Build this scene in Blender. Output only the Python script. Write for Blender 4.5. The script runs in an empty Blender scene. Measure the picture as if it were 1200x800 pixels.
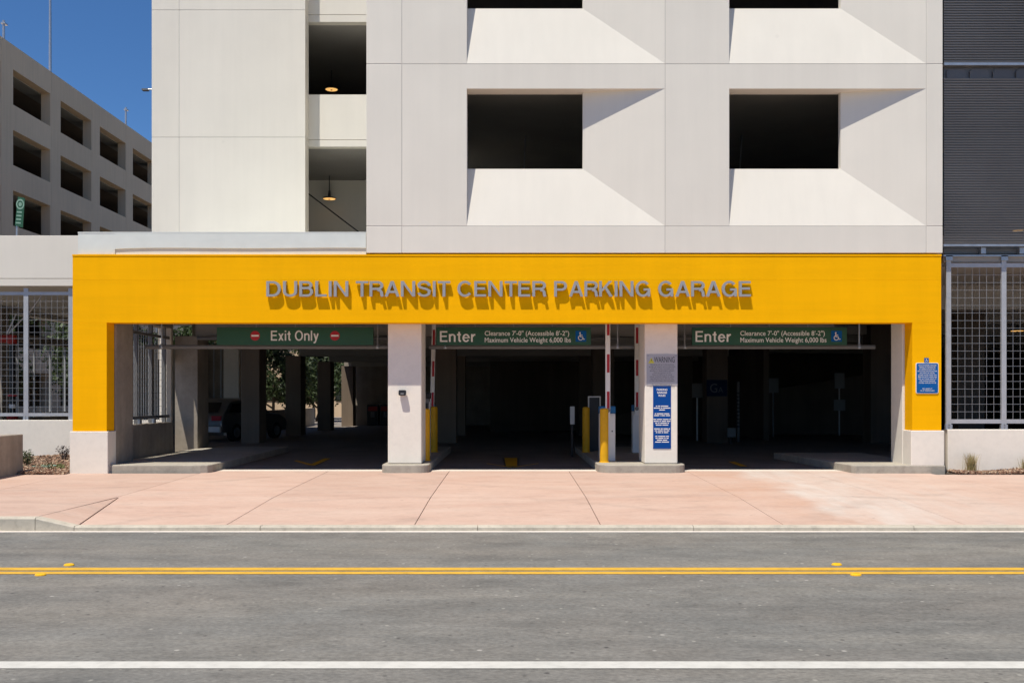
import bpy, bmesh, math, random
from mathutils import Vector, Matrix
R = random.Random(7)
SC = bpy.context.scene
COL = SC.collection

# ------------------------------------------------------------------ camera
D0 = 1200 / 57.0          # metres from the lens to the facade plane y = 0
EYE = 1.56                # lens height above the garage floor z = 0
HOR = 465.0               # horizon row in the 1200 x 800 photograph
def X(px, y=0.0): return (px - 600) * (D0 + y) / 1200
def Z(py, y=0.0): return EYE + (HOR - py) * (D0 + y) / 1200

cam = bpy.data.cameras.new('camera')
camo = bpy.data.objects.new('camera', cam)
COL.objects.link(camo)
camo.location = (0, -D0, EYE)
camo.rotation_euler = (math.radians(90), 0, 0)
cam.sensor_width = 36
cam.lens = 36
cam.shift_y = (HOR - 400) / 1200
cam.clip_start = 0.1
cam.clip_end = 3000
SC.camera = camo

# ------------------------------------------------------------------ light
SUN_DIR = Vector((0.66, 1.0, -3.0)).normalized()     # direction the light travels
elev = math.asin(-SUN_DIR.z)
azim = math.atan2(-SUN_DIR.x, -SUN_DIR.y)
world = bpy.data.worlds.new('World')
SC.world = world
world.use_nodes = True
wn = world.node_tree
bg = wn.nodes['Background']
sky = wn.nodes.new('ShaderNodeTexSky')
sky.sky_type = 'NISHITA'
sky.sun_disc = False
sky.sun_elevation = elev
sky.sun_rotation = azim
sky.air_density = 1.0
sky.dust_density = 0.0
sky.altitude = 1500
sky.ozone_density = 10.0
hs = wn.nodes.new('ShaderNodeHueSaturation')
hs.inputs['Saturation'].default_value = 1.08
wn.links.new(sky.outputs[0], hs.inputs['Color'])
wn.links.new(hs.outputs[0], bg.inputs[0])
bg.inputs[1].default_value = 0.08
sun = bpy.data.lights.new('sun', 'SUN')
sun.energy = 4.0
sun.angle = math.radians(0.53)
sun.color = (1.0, 0.945, 0.84)
suno = bpy.data.objects.new('sun', sun)
COL.objects.link(suno)
suno.rotation_euler = SUN_DIR.to_track_quat('-Z', 'Y').to_euler()
suno.location = (-20, -40, 60)

SC.view_settings.view_transform = 'Standard'
SC.view_settings.look = 'None'
SC.view_settings.gamma = 1
SC.view_settings.exposure = 0.5
SC.render.engine = 'CYCLES'
SC.cycles.max_bounces = 8
SC.cycles.diffuse_bounces = 5
SC.render.resolution_x = 1024
SC.render.resolution_y = 682

# ------------------------------------------------------------------ materials
MATS = {}
def nodes_of(name):
    m = bpy.data.materials.new(name)
    m.use_nodes = True
    nt = m.node_tree
    return m, nt, nt.nodes['Principled BSDF']
def N(nt, t, **kw):
    n = nt.nodes.new(t)
    for k, v in kw.items(): setattr(n, k, v)
    return n
def mapped(nt, scale, coord='Object'):
    tc = N(nt, 'ShaderNodeTexCoord')
    mp = N(nt, 'ShaderNodeMapping')
    mp.inputs['Scale'].default_value = scale if hasattr(scale, '__len__') else (scale,) * 3
    nt.links.new(tc.outputs[coord], mp.inputs[0])
    return mp.outputs[0]
def noise(nt, vec, scale=1.0, detail=4, rough=0.55):
    n = N(nt, 'ShaderNodeTexNoise')
    n.inputs['Scale'].default_value = scale
    n.inputs['Detail'].default_value = detail
    n.inputs['Roughness'].default_value = rough
    nt.links.new(vec, n.inputs['Vector'])
    return n.outputs['Fac']
def ramp(nt, fac, pts):
    r = N(nt, 'ShaderNodeValToRGB')
    el = r.color_ramp.elements
    while len(el) < len(pts): el.new(0.5)
    for e, (p, c) in zip(el, pts):
        e.position = p
        e.color = (c, c, c, 1) if not hasattr(c, '__len__') else (*c, 1)
    nt.links.new(fac, r.inputs[0])
    return r.outputs[0]
def mixc(nt, fac, a, b, mode='MIX'):
    m = N(nt, 'ShaderNodeMix', data_type='RGBA', blend_type=mode)
    for sock, v in ((m.inputs[0], fac), (m.inputs[6], a), (m.inputs[7], b)):
        if isinstance(v, (int, float)): sock.default_value = v
        elif isinstance(v, tuple): sock.default_value = (*v, 1)
        else: nt.links.new(v, sock)
    return m.outputs[2]
def bumpto(nt, b, h, strength, dist=0.01):
    bp = N(nt, 'ShaderNodeBump')
    bp.inputs['Strength'].default_value = strength
    bp.inputs['Distance'].default_value = dist
    nt.links.new(h, bp.inputs['Height'])
    nt.links.new(bp.outputs[0], b.inputs['Normal'])
def sc(c, k): return tuple(min(1, x * k) for x in c)

def surf(name, col, var=0.05, scale=1.3, rough=0.75, bump=0.1, bscale=45, streak=0.0, metal=0.0, spec=0.35, grime=0.0, hstreak=0.0):
    m, nt, b = nodes_of(name)
    v = mapped(nt, 1.0)
    f = noise(nt, v, scale, 5)
    c = ramp(nt, f, [(0.3, sc(col, 1 - var)), (0.7, sc(col, 1 + var))])
    if streak:
        s = noise(nt, mapped(nt, (5.0, 5.0, 0.25)), 1.0, 4)
        c = mixc(nt, 1.0, c, ramp(nt, s, [(0.35, 1 - streak), (0.62, 1.0)]), 'MULTIPLY')
    if hstreak:
        s = noise(nt, mapped(nt, (.35, 1.0, 9.0)), 1.0, 5, .65)
        c = mixc(nt, 1.0, c, ramp(nt, s, [(0.32, 1 - hstreak), (0.6, 1.0)]), 'MULTIPLY')
    if name.startswith('wall_paint') or name == 'far_concrete':
        oi = N(nt, 'ShaderNodeObjectInfo')
        c = mixc(nt, 1.0, c, ramp(nt, oi.outputs['Random'], [(0, .972), (1, 1.012)]), 'MULTIPLY')
        sp = N(nt, 'ShaderNodeTexVoronoi'); sp.inputs['Scale'].default_value = .9
        nt.links.new(v, sp.inputs['Vector'])
        c = mixc(nt, ramp(nt, sp.outputs['Distance'], [(0.02, .22), (0.05, 0.0)]), c, sc(col, .72))
    if grime:
        g = noise(nt, v, 9.0, 6, 0.7)
        c = mixc(nt, 1.0, c, ramp(nt, g, [(0.34, 1 - grime), (0.55, 1.0)]), 'MULTIPLY')
    nt.links.new(c, b.inputs['Base Color'])
    b.inputs['Roughness'].default_value = rough
    b.inputs['Metallic'].default_value = metal
    b.inputs['Specular IOR Level'].default_value = spec
    if bump: bumpto(nt, b, noise(nt, v, bscale, 4), bump, 0.006)
    MATS[name] = m
    return m

surf('wall_paint', (.735, .69, .61), .025, .8, .8, .12, 40, streak=.025)
surf('wall_paint_cool', (.71, .668, .59), .025, .8, .8, .12, 40, streak=.025)
surf('sealant', (.50, .475, .44), .05)
surf('yellow_paint', (.93, .455, .001), .03, 1.2, .8, .10, 40, streak=.03, spec=.06, hstreak=.05)
surf('plinth_paint', (.79, .735, .645), .03, 1.5, .75, .15, 30, grime=.05)
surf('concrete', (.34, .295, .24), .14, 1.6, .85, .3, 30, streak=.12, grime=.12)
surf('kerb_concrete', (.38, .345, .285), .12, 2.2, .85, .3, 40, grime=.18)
surf('garage_wall_shaded', (.105, .082, .064), .15, .7, .85, .2, 20, streak=.15)  # darker copy of the garage wall, deep interior shade in its colour
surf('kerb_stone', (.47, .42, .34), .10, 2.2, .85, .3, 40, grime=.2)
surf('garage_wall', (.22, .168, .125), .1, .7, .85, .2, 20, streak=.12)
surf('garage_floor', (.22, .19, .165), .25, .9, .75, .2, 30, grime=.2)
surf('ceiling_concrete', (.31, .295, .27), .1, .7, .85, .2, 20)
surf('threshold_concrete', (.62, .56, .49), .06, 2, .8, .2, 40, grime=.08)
surf('galvanised', (.42, .44, .47), .12, 7, .42, .08, 60, metal=.75)
surf('screen_steel', (.42, .43, .45), .08, 6, .5, .05, 60, metal=.3)
surf('flashing_metal', (.66, .69, .65), .04, 3, .6, .06, 8, metal=0)
surf('letter_metal', (.40, .39, .38), .06, 8, .45, .05, 80, metal=.45)
surf('sign_green', (.022, .085, .047), .05, 2, .45, 0)
surf('sign_white', (.80, .78, .74), .02, 3, .5, 0)
surf('sign_red', (.42, .015, .025), .03, 3, .45, 0)
surf('sign_blue', (.004, .058, .26), .05, 3, .6, 0, spec=.1)
surf('symbol_blue', (.005, .095, .32), .05, 3, .6, 0, spec=.1)
surf('sign_blue_shaded', (.003, .012, .042), .05, 3, .7, 0, spec=.1)  # zone sign blue with the darkness of the lane in its colour
surf('sign_grey', (.43, .42, .44), .03, 3, .4, 0)
surf('sign_black', (.03, .03, .035), .03, 3, .5, 0)
surf('sign_amber', (.62, .55, .06), .03, 3, .5, 0)
surf('bollard_yellow', (.72, .37, .003), .05, 4, .55, .05, 60, grime=.1)
surf('cabinet_white', (.72, .72, .70), .03, 3, .4, 0)
surf('cabinet_blue', (.012, .13, .30), .05, 3, .4, 0)
surf('machine_dark', (.025, .025, .028), .1, 3, .35, 0)
surf('machine_grey', (.17, .17, .17), .06, 3, .45, 0)
surf('sign_print_shaded', (.08, .085, .10), .06, 3, .5, 0)  # zone sign letters, dimmed in colour for the dark lane
surf('black_plastic', (.02, .02, .022), .1, 6, .35, 0)
surf('pipe_red', (.32, .02, .015), .1, 4, .45, 0)
surf('bark', (.10, .075, .055), .3, 6, .9, .6, 18)
surf('far_concrete', (.70, .52, .35), .06, .25, .85, .12, 10, streak=.07)
surf('louvre_dark', (.19, .172, .160), .12, .6, .45, 0, metal=.5)
surf('car_paint', (.20, .195, .19), .02, 2, .28, 0, metal=.6, spec=.6)
surf('tyre_rubber', (.02, .02, .02), .1, 8, .85, .2, 40)
surf('road_yellow_paint', (.60, .345, .035), .08, 2.5, .7, .4, 90, grime=.20)
surf('road_white_paint', (.53, .515, .475), .05, 2.5, .7, .4, 90, grime=.13)
surf('marker_yellow', (.80, .44, .01), .05, 8, .25, 0, spec=.6)
surf('lid_green', (.20, .33, .26), .06, 4, .6, .1)
surf('joint_brown', (.26, .14, .095), .1, 3, .9)
surf('soil', (.13, .10, .075), .3, 3, .95, .8, 30)
surf('ground_earth', (.17, .15, .12), .25, .15, .95, .5, 4)

def glass_dark():
    m, nt, b = nodes_of('car_glass')
    v = mapped(nt, 2)
    nt.links.new(ramp(nt, noise(nt, v), [(0.3, .006), (0.7, .012)]), b.inputs['Base Color'])
    b.inputs['Roughness'].default_value = .06
    MATS['car_glass'] = m
glass_dark()

def leaf(name, a, b_):
    m, nt, b = nodes_of(name)
    f = noise(nt, mapped(nt, 1.7), 1.0, 3)
    nt.links.new(ramp(nt, f, [(0.32, a), (0.68, b_)]), b.inputs['Base Color'])
    b.inputs['Roughness'].default_value = .6
    tr = N(nt, 'ShaderNodeBsdfTranslucent')
    tr.inputs[0].default_value = (*sc(b_, 1.3), 1)
    mx = N(nt, 'ShaderNodeMixShader')
    mx.inputs[0].default_value = .18
    nt.links.new(b.outputs[0], mx.inputs[1])
    nt.links.new(tr.outputs[0], mx.inputs[2])
    nt.links.new(mx.outputs[0], nt.nodes['Material Output'].inputs[0])
    MATS[name] = m
leaf('leaf_green', (.016, .030, .008), (.055, .085, .022))
leaf('leaf_shrub', (.05, .075, .025), (.12, .14, .05))
leaf('leaf_purple', (.05, .035, .035), (.11, .08, .07))
leaf('grass_straw', (.30, .23, .10), (.52, .42, .21))
leaf('grass_green', (.10, .13, .04), (.22, .23, .08))

def chips():
    m, nt, b = nodes_of('bark_chips')
    oi = N(nt, 'ShaderNodeTexVoronoi')
    oi.inputs['Scale'].default_value = 28
    nt.links.new(mapped(nt, 1.0), oi.inputs['Vector'])
    sep = N(nt, 'ShaderNodeSeparateColor')
    nt.links.new(oi.outputs['Color'], sep.inputs[0])
    nt.links.new(ramp(nt, sep.outputs[0], [(0.0, (.10, .05, .03)), (.35, (.24, .125, .075)), (.7, (.33, .21, .135)), (1, (.48, .39, .28))]), b.inputs['Base Color'])
    b.inputs['Roughness'].default_value = .9
    MATS['bark_chips'] = m
chips()

def emit(name, col, s):
    m, nt, b = nodes_of(name)
    nt.links.new(ramp(nt, noise(nt, mapped(nt, 9)), [(0.3, sc(col, .9)), (0.7, col)]), b.inputs['Emission Color'])
    b.inputs['Emission Strength'].default_value = s
    b.inputs['Base Color'].default_value = (*col, 1)
    MATS[name] = m
emit('lamp_glow', (1.0, .55, .17), .75)

def asphalt():
    m, nt, b = nodes_of('asphalt')
    v = mapped(nt, 1.0)
    big = noise(nt, mapped(nt, (.22, 1.3, 1)), 1.0, 5, .6)
    c = ramp(nt, big, [(0.28, (.116, .114, .106)), (0.48, (.149, .145, .133)), (0.72, (.186, .175, .153))])
    warm = noise(nt, mapped(nt, (.5, .9, 1)), .8, 4)
    c = mixc(nt, ramp(nt, warm, [(0.4, 0.0), (0.7, 0.55)]), c, (.172, .152, .129))
    mot = noise(nt, mapped(nt, (1.6, 2.4, 1)), 1.0, 6, .75)
    c = mixc(nt, 1.0, c, ramp(nt, mot, [(0.3, .72), (0.5, 1.0), (0.7, 1.20)]), 'MULTIPLY')
    scf = noise(nt, mapped(nt, (.9, 4, 1)), 1.0, 5, .65)
    c = mixc(nt, ramp(nt, scf, [(0.60, 0.0), (0.74, .4)]), c, (.25, .235, .21))
    oil = N(nt, 'ShaderNodeTexVoronoi'); oil.inputs['Scale'].default_value = .55
    nt.links.new(mapped(nt, (1, 1.4, 1)), oil.inputs['Vector'])
    od = N(nt, 'ShaderNodeMath', operation='MULTIPLY_ADD'); nt.links.new(noise(nt, v, 6.0, 4), od.inputs[0]); od.inputs[1].default_value = .12
    nt.links.new(oil.outputs['Distance'], od.inputs[2])
    c = mixc(nt, ramp(nt, od.outputs[0], [(0.10, .38), (0.20, 0.0)]), c, (.07, .066, .064))
    st = noise(nt, mapped(nt, (.9, 16, 1)), 1.0, 6, .65)
    c = mixc(nt, 1.0, c, ramp(nt, st, [(0.3, .93), (0.5, 1.0), (0.72, 1.06)]), 'MULTIPLY')
    grit = noise(nt, mapped(nt, (22, 34, 1)), 1.0, 4, .8)
    c = mixc(nt, 1.0, c, ramp(nt, grit, [(0.3, .62), (0.5, 1.0), (0.7, 1.32)]), 'MULTIPLY')
    pit = N(nt, 'ShaderNodeTexVoronoi')
    pit.inputs['Scale'].default_value = 4.0
    nt.links.new(v, pit.inputs['Vector'])
    sep = N(nt, 'ShaderNodeSeparateColor')
    nt.links.new(pit.outputs['Color'], sep.inputs[0])
    near = ramp(nt, pit.outputs['Distance'], [(0.05, 1.0), (0.10, 0.0)])
    keep = ramp(nt, sep.outputs[0], [(0.58, 0.0), (0.60, 1.0)])
    keepl = ramp(nt, sep.outputs[1], [(0.72, 0.0), (0.74, 1.0)])
    mm = N(nt, 'ShaderNodeMath', operation='MULTIPLY'); nt.links.new(near, mm.inputs[0]); nt.links.new(keep, mm.inputs[1])
    ml = N(nt, 'ShaderNodeMath', operation='MULTIPLY'); nt.links.new(near, ml.inputs[0]); nt.links.new(keepl, ml.inputs[1])
    fine = N(nt, 'ShaderNodeTexVoronoi'); fine.inputs['Scale'].default_value = 11.0
    nt.links.new(mapped(nt, (1, .7, 1)), fine.inputs['Vector'])
    fs = N(nt, 'ShaderNodeSeparateColor'); nt.links.new(fine.outputs['Color'], fs.inputs[0])
    fnear = ramp(nt, fine.outputs['Distance'], [(0.10, 1.0), (0.22, 0.0)])
    for ch, thr, colr in ((0, .80, (.07, .066, .06)), (1, .86, (.30, .285, .25))):
        fm = N(nt, 'ShaderNodeMath', operation='MULTIPLY'); nt.links.new(fnear, fm.inputs[0])
        nt.links.new(ramp(nt, fs.outputs[ch], [(thr, 0.0), (thr + .02, .75)]), fm.inputs[1])
        c = mixc(nt, fm.outputs[0], c, colr)
    c = mixc(nt, ml.outputs[0], c, (.34, .32, .29))
    c = mixc(nt, mm.outputs[0], c, (.055, .05, .048))
    nt.links.new(c, b.inputs['Base Color'])
    b.inputs['Roughness'].default_value = .8
    bumpto(nt, b, noise(nt, v, 70, 4, .7), .5, .008)
    MATS['asphalt'] = m
asphalt()

def pink_concrete():
    m, nt, b = nodes_of('pink_concrete')
    geo = N(nt, 'ShaderNodeNewGeometry')
    pos = geo.outputs['Position']
    def mp(scale, loc=(0, 0, 0), rot=0):
        q = N(nt, 'ShaderNodeMapping')
        q.inputs['Scale'].default_value = scale
        q.inputs['Location'].default_value = loc
        q.inputs['Rotation'].default_value = (0, 0, rot)
        nt.links.new(pos, q.inputs[0])
        return q.outputs[0]
    f = noise(nt, mp((.5, 1.4, 1)), 1.0, 5, .6)
    c = ramp(nt, f, [(0.28, (.44, .29, .225)), (0.5, (.475, .33, .262)), (0.74, (.50, .365, .295))])
    oi = N(nt, 'ShaderNodeObjectInfo')
    c = mixc(nt, 1.0, c, ramp(nt, oi.outputs['Random'], [(0, .95), (1, 1.03)]), 'MULTIPLY')
    # washed-out wheel path in front of the right lane
    sx = N(nt, 'ShaderNodeSeparateXYZ'); nt.links.new(pos, sx.inputs[0])
    wob = noise(nt, mp((.7, .5, 1)), 1.0, 5, .6)
    w1 = N(nt, 'ShaderNodeMath', operation='MULTIPLY_ADD'); nt.links.new(wob, w1.inputs[0]); w1.inputs[1].default_value = 2.2
    nt.links.new(sx.outputs[0], w1.inputs[2])
    lane = ramp(nt, N_map(nt, w1.outputs[0], 4.0, 10.0), [(0.27, 0.0), (0.36, 1.0), (0.62, .55), (0.9, .2)])
    str1 = noise(nt, mp((2.6, .35, 1), rot=-.25), 1.0, 5, .65)
    lm = N(nt, 'ShaderNodeMath', operation='MULTIPLY'); nt.links.new(lane, lm.inputs[0])
    nt.links.new(ramp(nt, str1, [(0.30, .2), (0.62, 1.0)]), lm.inputs[1])
    c = mixc(nt, lm.outputs[0], c, (.52, .455, .405))
    # rusty wash at the right edge of the drive
    rw = noise(nt, mp((.9, .55, 1), (3, 1, 0)), 1.0, 4)
    rx = ramp(nt, N_map(nt, sx.outputs[0], 1.5, 7.0), [(0.15, 0.0), (0.5, 1.0), (0.75, .2)])
    rm = N(nt, 'ShaderNodeMath', operation='MULTIPLY'); nt.links.new(rx, rm.inputs[0]); nt.links.new(ramp(nt, rw, [(0.45, 0.0), (0.68, .55)]), rm.inputs[1])
    c = mixc(nt, rm.outputs[0], c, (.46, .27, .18))
    # tyre scuffs: arcs
    for (cx, cy, rad, wd, amt) in ((-9.2, 1.5, 4.9, .10, .26), (-8.4, -9.4, 4.2, .09, .20), (3.8, -10.5, 6.4, .12, .20), (2.2, 1.9, 5.2, .09, .18), (9.6, -9.6, 6.1, .14, .24), (-1.2, -9.0, 4.6, .08, .18)):
        d = N(nt, 'ShaderNodeVectorMath', operation='DISTANCE')
        cxyz = N(nt, 'ShaderNodeCombineXYZ'); nt.links.new(sx.outputs[0], cxyz.inputs[0]); nt.links.new(sx.outputs[1], cxyz.inputs[1])
        nt.links.new(cxyz.outputs[0], d.inputs[0]); d.inputs[1].default_value = (cx, cy, 0)
        a = N(nt, 'ShaderNodeMath', operation='SUBTRACT'); nt.links.new(d.outputs['Value'], a.inputs[0]); a.inputs[1].default_value = rad
        ab = N(nt, 'ShaderNodeMath', operation='ABSOLUTE'); nt.links.new(a.outputs[0], ab.inputs[0])
        band = ramp(nt, N_map(nt, ab.outputs[0], 0, wd * 2), [(0.2, amt), (1.0, 0.0)])
        mul = N(nt, 'ShaderNodeMath', operation='MULTIPLY'); nt.links.new(band, mul.inputs[0])
        nt.links.new(ramp(nt, noise(nt, mp((.8, .8, 1), (cx, cy, 0)), 1.0, 3), [(0.42, 0.0), (0.6, 1.0)]), mul.inputs[1])
        c = mixc(nt, mul.outputs[0], c, (.24, .18, .15))
    gum = N(nt, 'ShaderNodeTexVoronoi'); gum.inputs['Scale'].default_value = 2.3
    nt.links.new(mp((1, 1, 0)), gum.inputs['Vector'])
    gs = N(nt, 'ShaderNodeSeparateColor'); nt.links.new(gum.outputs['Color'], gs.inputs[0])
    gm = N(nt, 'ShaderNodeMath', operation='MULTIPLY')
    nt.links.new(ramp(nt, gum.outputs['Distance'], [(0.035, .55), (0.075, 0.0)]), gm.inputs[0])
    nt.links.new(ramp(nt, gs.outputs[0], [(0.70, 0.0), (0.72, 1.0)]), gm.inputs[1])
    c = mixc(nt, gm.outputs[0], c, (.22, .16, .13))
    blot = noise(nt, mp((1.6, 2.6, 1), (7, 2, 0)), 1.0, 6, .7)
    c = mixc(nt, 1.0, c, ramp(nt, blot, [(0.30, .86), (0.46, 1.0), (0.72, 1.05)]), 'MULTIPLY')
    g = noise(nt, mp((9, 14, 1)), 1.0, 5, .7)
    c = mixc(nt, 1.0, c, ramp(nt, g, [(0.3, .93), (0.5, 1.0), (0.7, 1.05)]), 'MULTIPLY')
    nt.links.new(c, b.inputs['Base Color'])
    b.inputs['Roughness'].default_value = .82
    bumpto(nt, b, noise(nt, mp((60, 60, 60)), 1.0, 4, .7), .25, .004)
    MATS['pink_concrete'] = m
def N_map(nt, val, lo, hi):
    mr = N(nt, 'ShaderNodeMapRange')
    mr.inputs['From Min'].default_value = lo
    mr.inputs['From Max'].default_value = hi
    nt.links.new(val, mr.inputs['Value'])
    return mr.outputs[0]
pink_concrete()

def perforated():
    m = MATS['louvre_dark']; nt = m.node_tree
    b = nt.nodes['Principled BSDF']
    tr = N(nt, 'ShaderNodeBsdfTransparent')
    mx = N(nt, 'ShaderNodeMixShader'); mx.inputs[0].default_value = .22
    nt.links.new(b.outputs[0], mx.inputs[1]); nt.links.new(tr.outputs[0], mx.inputs[2])
    nt.links.new(mx.outputs[0], nt.nodes['Material Output'].inputs[0])
perforated()

# ------------------------------------------------------------------ builders
BASE = {}
def tag(o, label=None, cat=None, group=None, kind=None):
    if label: o['label'] = label
    if cat: o['category'] = cat
    if group: o['group'] = group
    if kind: o['kind'] = kind
    return o
def empty(name, loc, label, cat, group=None):
    o = bpy.data.objects.new(name, None)
    o.empty_display_size = .2
    COL.objects.link(o)
    o.location = loc
    BASE[o.name] = Vector(loc)
    return tag(o, label, cat, group)
def base_of(o):
    return BASE.get(o.name, Vector((0, 0, 0)))

class MB:
    def __init__(s): s.v = []; s.f = []
    def poly(s, pts):
        n = len(s.v); s.v += [tuple(p) for p in pts]; s.f.append(tuple(range(n, n + len(pts))))
        return s
    def box(s, x0, x1, y0, y1, z0, z1):
        n = len(s.v)
        s.v += [(x0, y0, z0), (x1, y0, z0), (x1, y1, z0), (x0, y1, z0), (x0, y0, z1), (x1, y0, z1), (x1, y1, z1), (x0, y1, z1)]
        s.f += [tuple(n + i for i in q) for q in ((0, 3, 2, 1), (4, 5, 6, 7), (0, 1, 5, 4), (1, 2, 6, 5), (2, 3, 7, 6), (3, 0, 4, 7))]
        return s
    def prism(s, pts, z0, z1):
        """polygon in x,y extruded; z0 / z1 numbers or functions of (x, y)"""
        n = len(s.v); k = len(pts)
        a = z0 if callable(z0) else (lambda x, y: z0)
        b = z1 if callable(z1) else (lambda x, y: z1)
        s.v += [(x, y, a(x, y)) for x, y in pts] + [(x, y, b(x, y)) for x, y in pts]
        s.f.append(tuple(n + i for i in reversed(range(k))))
        s.f.append(tuple(n + k + i for i in range(k)))
        for i in range(k):
            j = (i + 1) % k
            s.f.append((n + i, n + j, n + k + j, n + k + i))
        return s
    def prism_xz(s, pts, y0, y1):
        n = len(s.v); k = len(pts)
        s.v += [(x, y0, z) for x, z in pts] + [(x, y1, z) for x, z in pts]
        s.f.append(tuple(n + i for i in range(k)))
        s.f.append(tuple(n + k + i for i in reversed(range(k))))
        for i in range(k):
            j = (i + 1) % k
            s.f.append((n + i, n + k + i, n + k + j, n + j))
        return s
    def tube(s, pts, r, seg=8, caps=True):
        pts = [Vector(p) for p in pts]
        rs = r if hasattr(r, '__len__') else [r] * len(pts)
        n0 = len(s.v)
        up = Vector((0, 0, 1))
        for i, p in enumerate(pts):
            t = (pts[min(i + 1, len(pts) - 1)] - pts[max(i - 1, 0)]).normalized()
            a = t.cross(up)
            if a.length < 1e-3: a = t.cross(Vector((1, 0, 0)))
            a.normalize(); b = t.cross(a)
            for k in range(seg):
                th = 2 * math.pi * k / seg
                s.v.append(tuple(p + rs[i] * (math.cos(th) * a + math.sin(th) * b)))
        for i in range(len(pts) - 1):
            for k in range(seg):
                k2 = (k + 1) % seg
                s.f.append((n0 + i * seg + k, n0 + i * seg + k2, n0 + (i + 1) * seg + k2, n0 + (i + 1) * seg + k))
        if caps:
            s.f.append(tuple(n0 + k for k in reversed(range(seg))))
            m = n0 + (len(pts) - 1) * seg
            s.f.append(tuple(m + k for k in range(seg)))
        return s
    def lathe(s, cx, cy, prof, seg=20):
        n0 = len(s.v)
        for r, z in prof:
            for k in range(seg):
                th = 2 * math.pi * k / seg
                s.v.append((cx + r * math.cos(th), cy + r * math.sin(th), z))
        for i in range(len(prof) - 1):
            for k in range(seg):
                k2 = (k + 1) % seg
                s.f.append((n0 + i * seg + k, n0 + i * seg + k2, n0 + (i + 1) * seg + k2, n0 + (i + 1) * seg + k))
        s.f.append(tuple(n0 + k for k in reversed(range(seg))))
        m = n0 + (len(prof) - 1) * seg
        s.f.append(tuple(m + k for k in range(seg)))
        return s
    def build(s, name, mat, parent=None, bevel=0, smooth=False, local=False, fix=True):
        me = bpy.data.meshes.new(name)
        off = Vector((0, 0, 0)) if (parent is None or local) else base_of(parent)
        me.from_pydata([(a - off.x, b - off.y, c - off.z) for a, b, c in s.v], [], s.f)
        if fix:
            bm = bmesh.new(); bm.from_mesh(me)
            bmesh.ops.recalc_face_normals(bm, faces=bm.faces)
            bm.to_mesh(me); bm.free()
        return link_mesh(name, me, mat, parent, bevel, smooth, off)
def link_mesh(name, me, mat, parent=None, bevel=0, smooth=False, off=Vector((0, 0, 0))):
    me.materials.clear()
    me.materials.append(MATS[mat])
    if smooth:
        me.polygons.foreach_set('use_smooth', [True] * len(me.polygons))
        me.set_sharp_from_angle(angle=math.radians(38))
    o = bpy.data.objects.new(name, me)
    COL.objects.link(o)
    if parent is not None:
        o.parent = parent
        BASE[o.name] = off
    if bevel:
        md = o.modifiers.new('bevel', 'BEVEL')
        md.width = bevel; md.segments = 2; md.limit_method = 'ANGLE'; md.angle_limit = math.radians(40)
    return o
def B(name, mat, parent, x0, x1, y0, y1, z0, z1, bevel=0):
    return MB().box(x0, x1, y0, y1, z0, z1).build(name, mat, parent, bevel)

# text -> mesh lying in the x,z plane and facing -y
def text_mesh(s, bold=0.0, extrude=0.0, size=1.0):
    cu = bpy.data.curves.new('lettering', 'FONT')
    cu.body = s; cu.size = size; cu.offset = bold; cu.extrude = extrude; cu.resolution_u = 3
    cu.align_x = 'LEFT'
    ob = bpy.data.objects.new('lettering', cu)
    me = bpy.data.meshes.new_from_object(ob)
    bpy.data.objects.remove(ob); bpy.data.curves.remove(cu)
    return me
def bounds(me):
    xs = [v.co.x for v in me.vertices]; ys = [v.co.y for v in me.vertices]
    return min(xs), max(xs), min(ys), max(ys)
def text_fit(s, x0, x1, z0, z1, y, mat, parent, name='lettering', bold=0.0, ref=None, proud=0.0):
    """fit s into the rectangle; ref = string whose height counts as z0..z1 (for descenders)"""
    me = text_mesh(s, bold)
    a, b, c, d = bounds(me)
    if ref:
        r = text_mesh(ref, bold); _, _, c, d = bounds(r); bpy.data.meshes.remove(r)
    kx = (x1 - x0) / (b - a); kz = (z1 - z0) / (d - c)
    off = base_of(parent)
    for v in me.vertices:
        v.co = Vector((x0 + (v.co.x - a) * kx, y, z0 + (v.co.y - c) * kz)) - off
    return link_mesh(name, me, mat, parent, off=off)
def text_lines(lines, xc, z_top, cap_h, pitch, maxw, y, mat, parent, name='lettering', bold=0.0):
    """centred block of small print joined into one part"""
    ms = [text_mesh(l, bold) if l else None for l in lines]
    r = text_mesh('H', bold); _, _, c, d = bounds(r); bpy.data.meshes.remove(r)
    kz = cap_h / (d - c)
    wid = max(bounds(m)[1] - bounds(m)[0] for m in ms if m)
    kx = min(kz, maxw / wid)
    off = base_of(parent)
    for i, m in enumerate(ms):
        if not m: continue
        a, b, _, _ = bounds(m)
        zb = z_top - cap_h - i * pitch
        mb = MB()
        mb.v = [(xc + (v.co.x - (a + b) / 2) * kx, y, zb + (v.co.y - c) * kz) for v in m.vertices]
        mb.f = [tuple(p.vertices) for p in m.polygons]
        bpy.data.meshes.remove(m)
        mb.build(name, mat, parent, fix=False)

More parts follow.
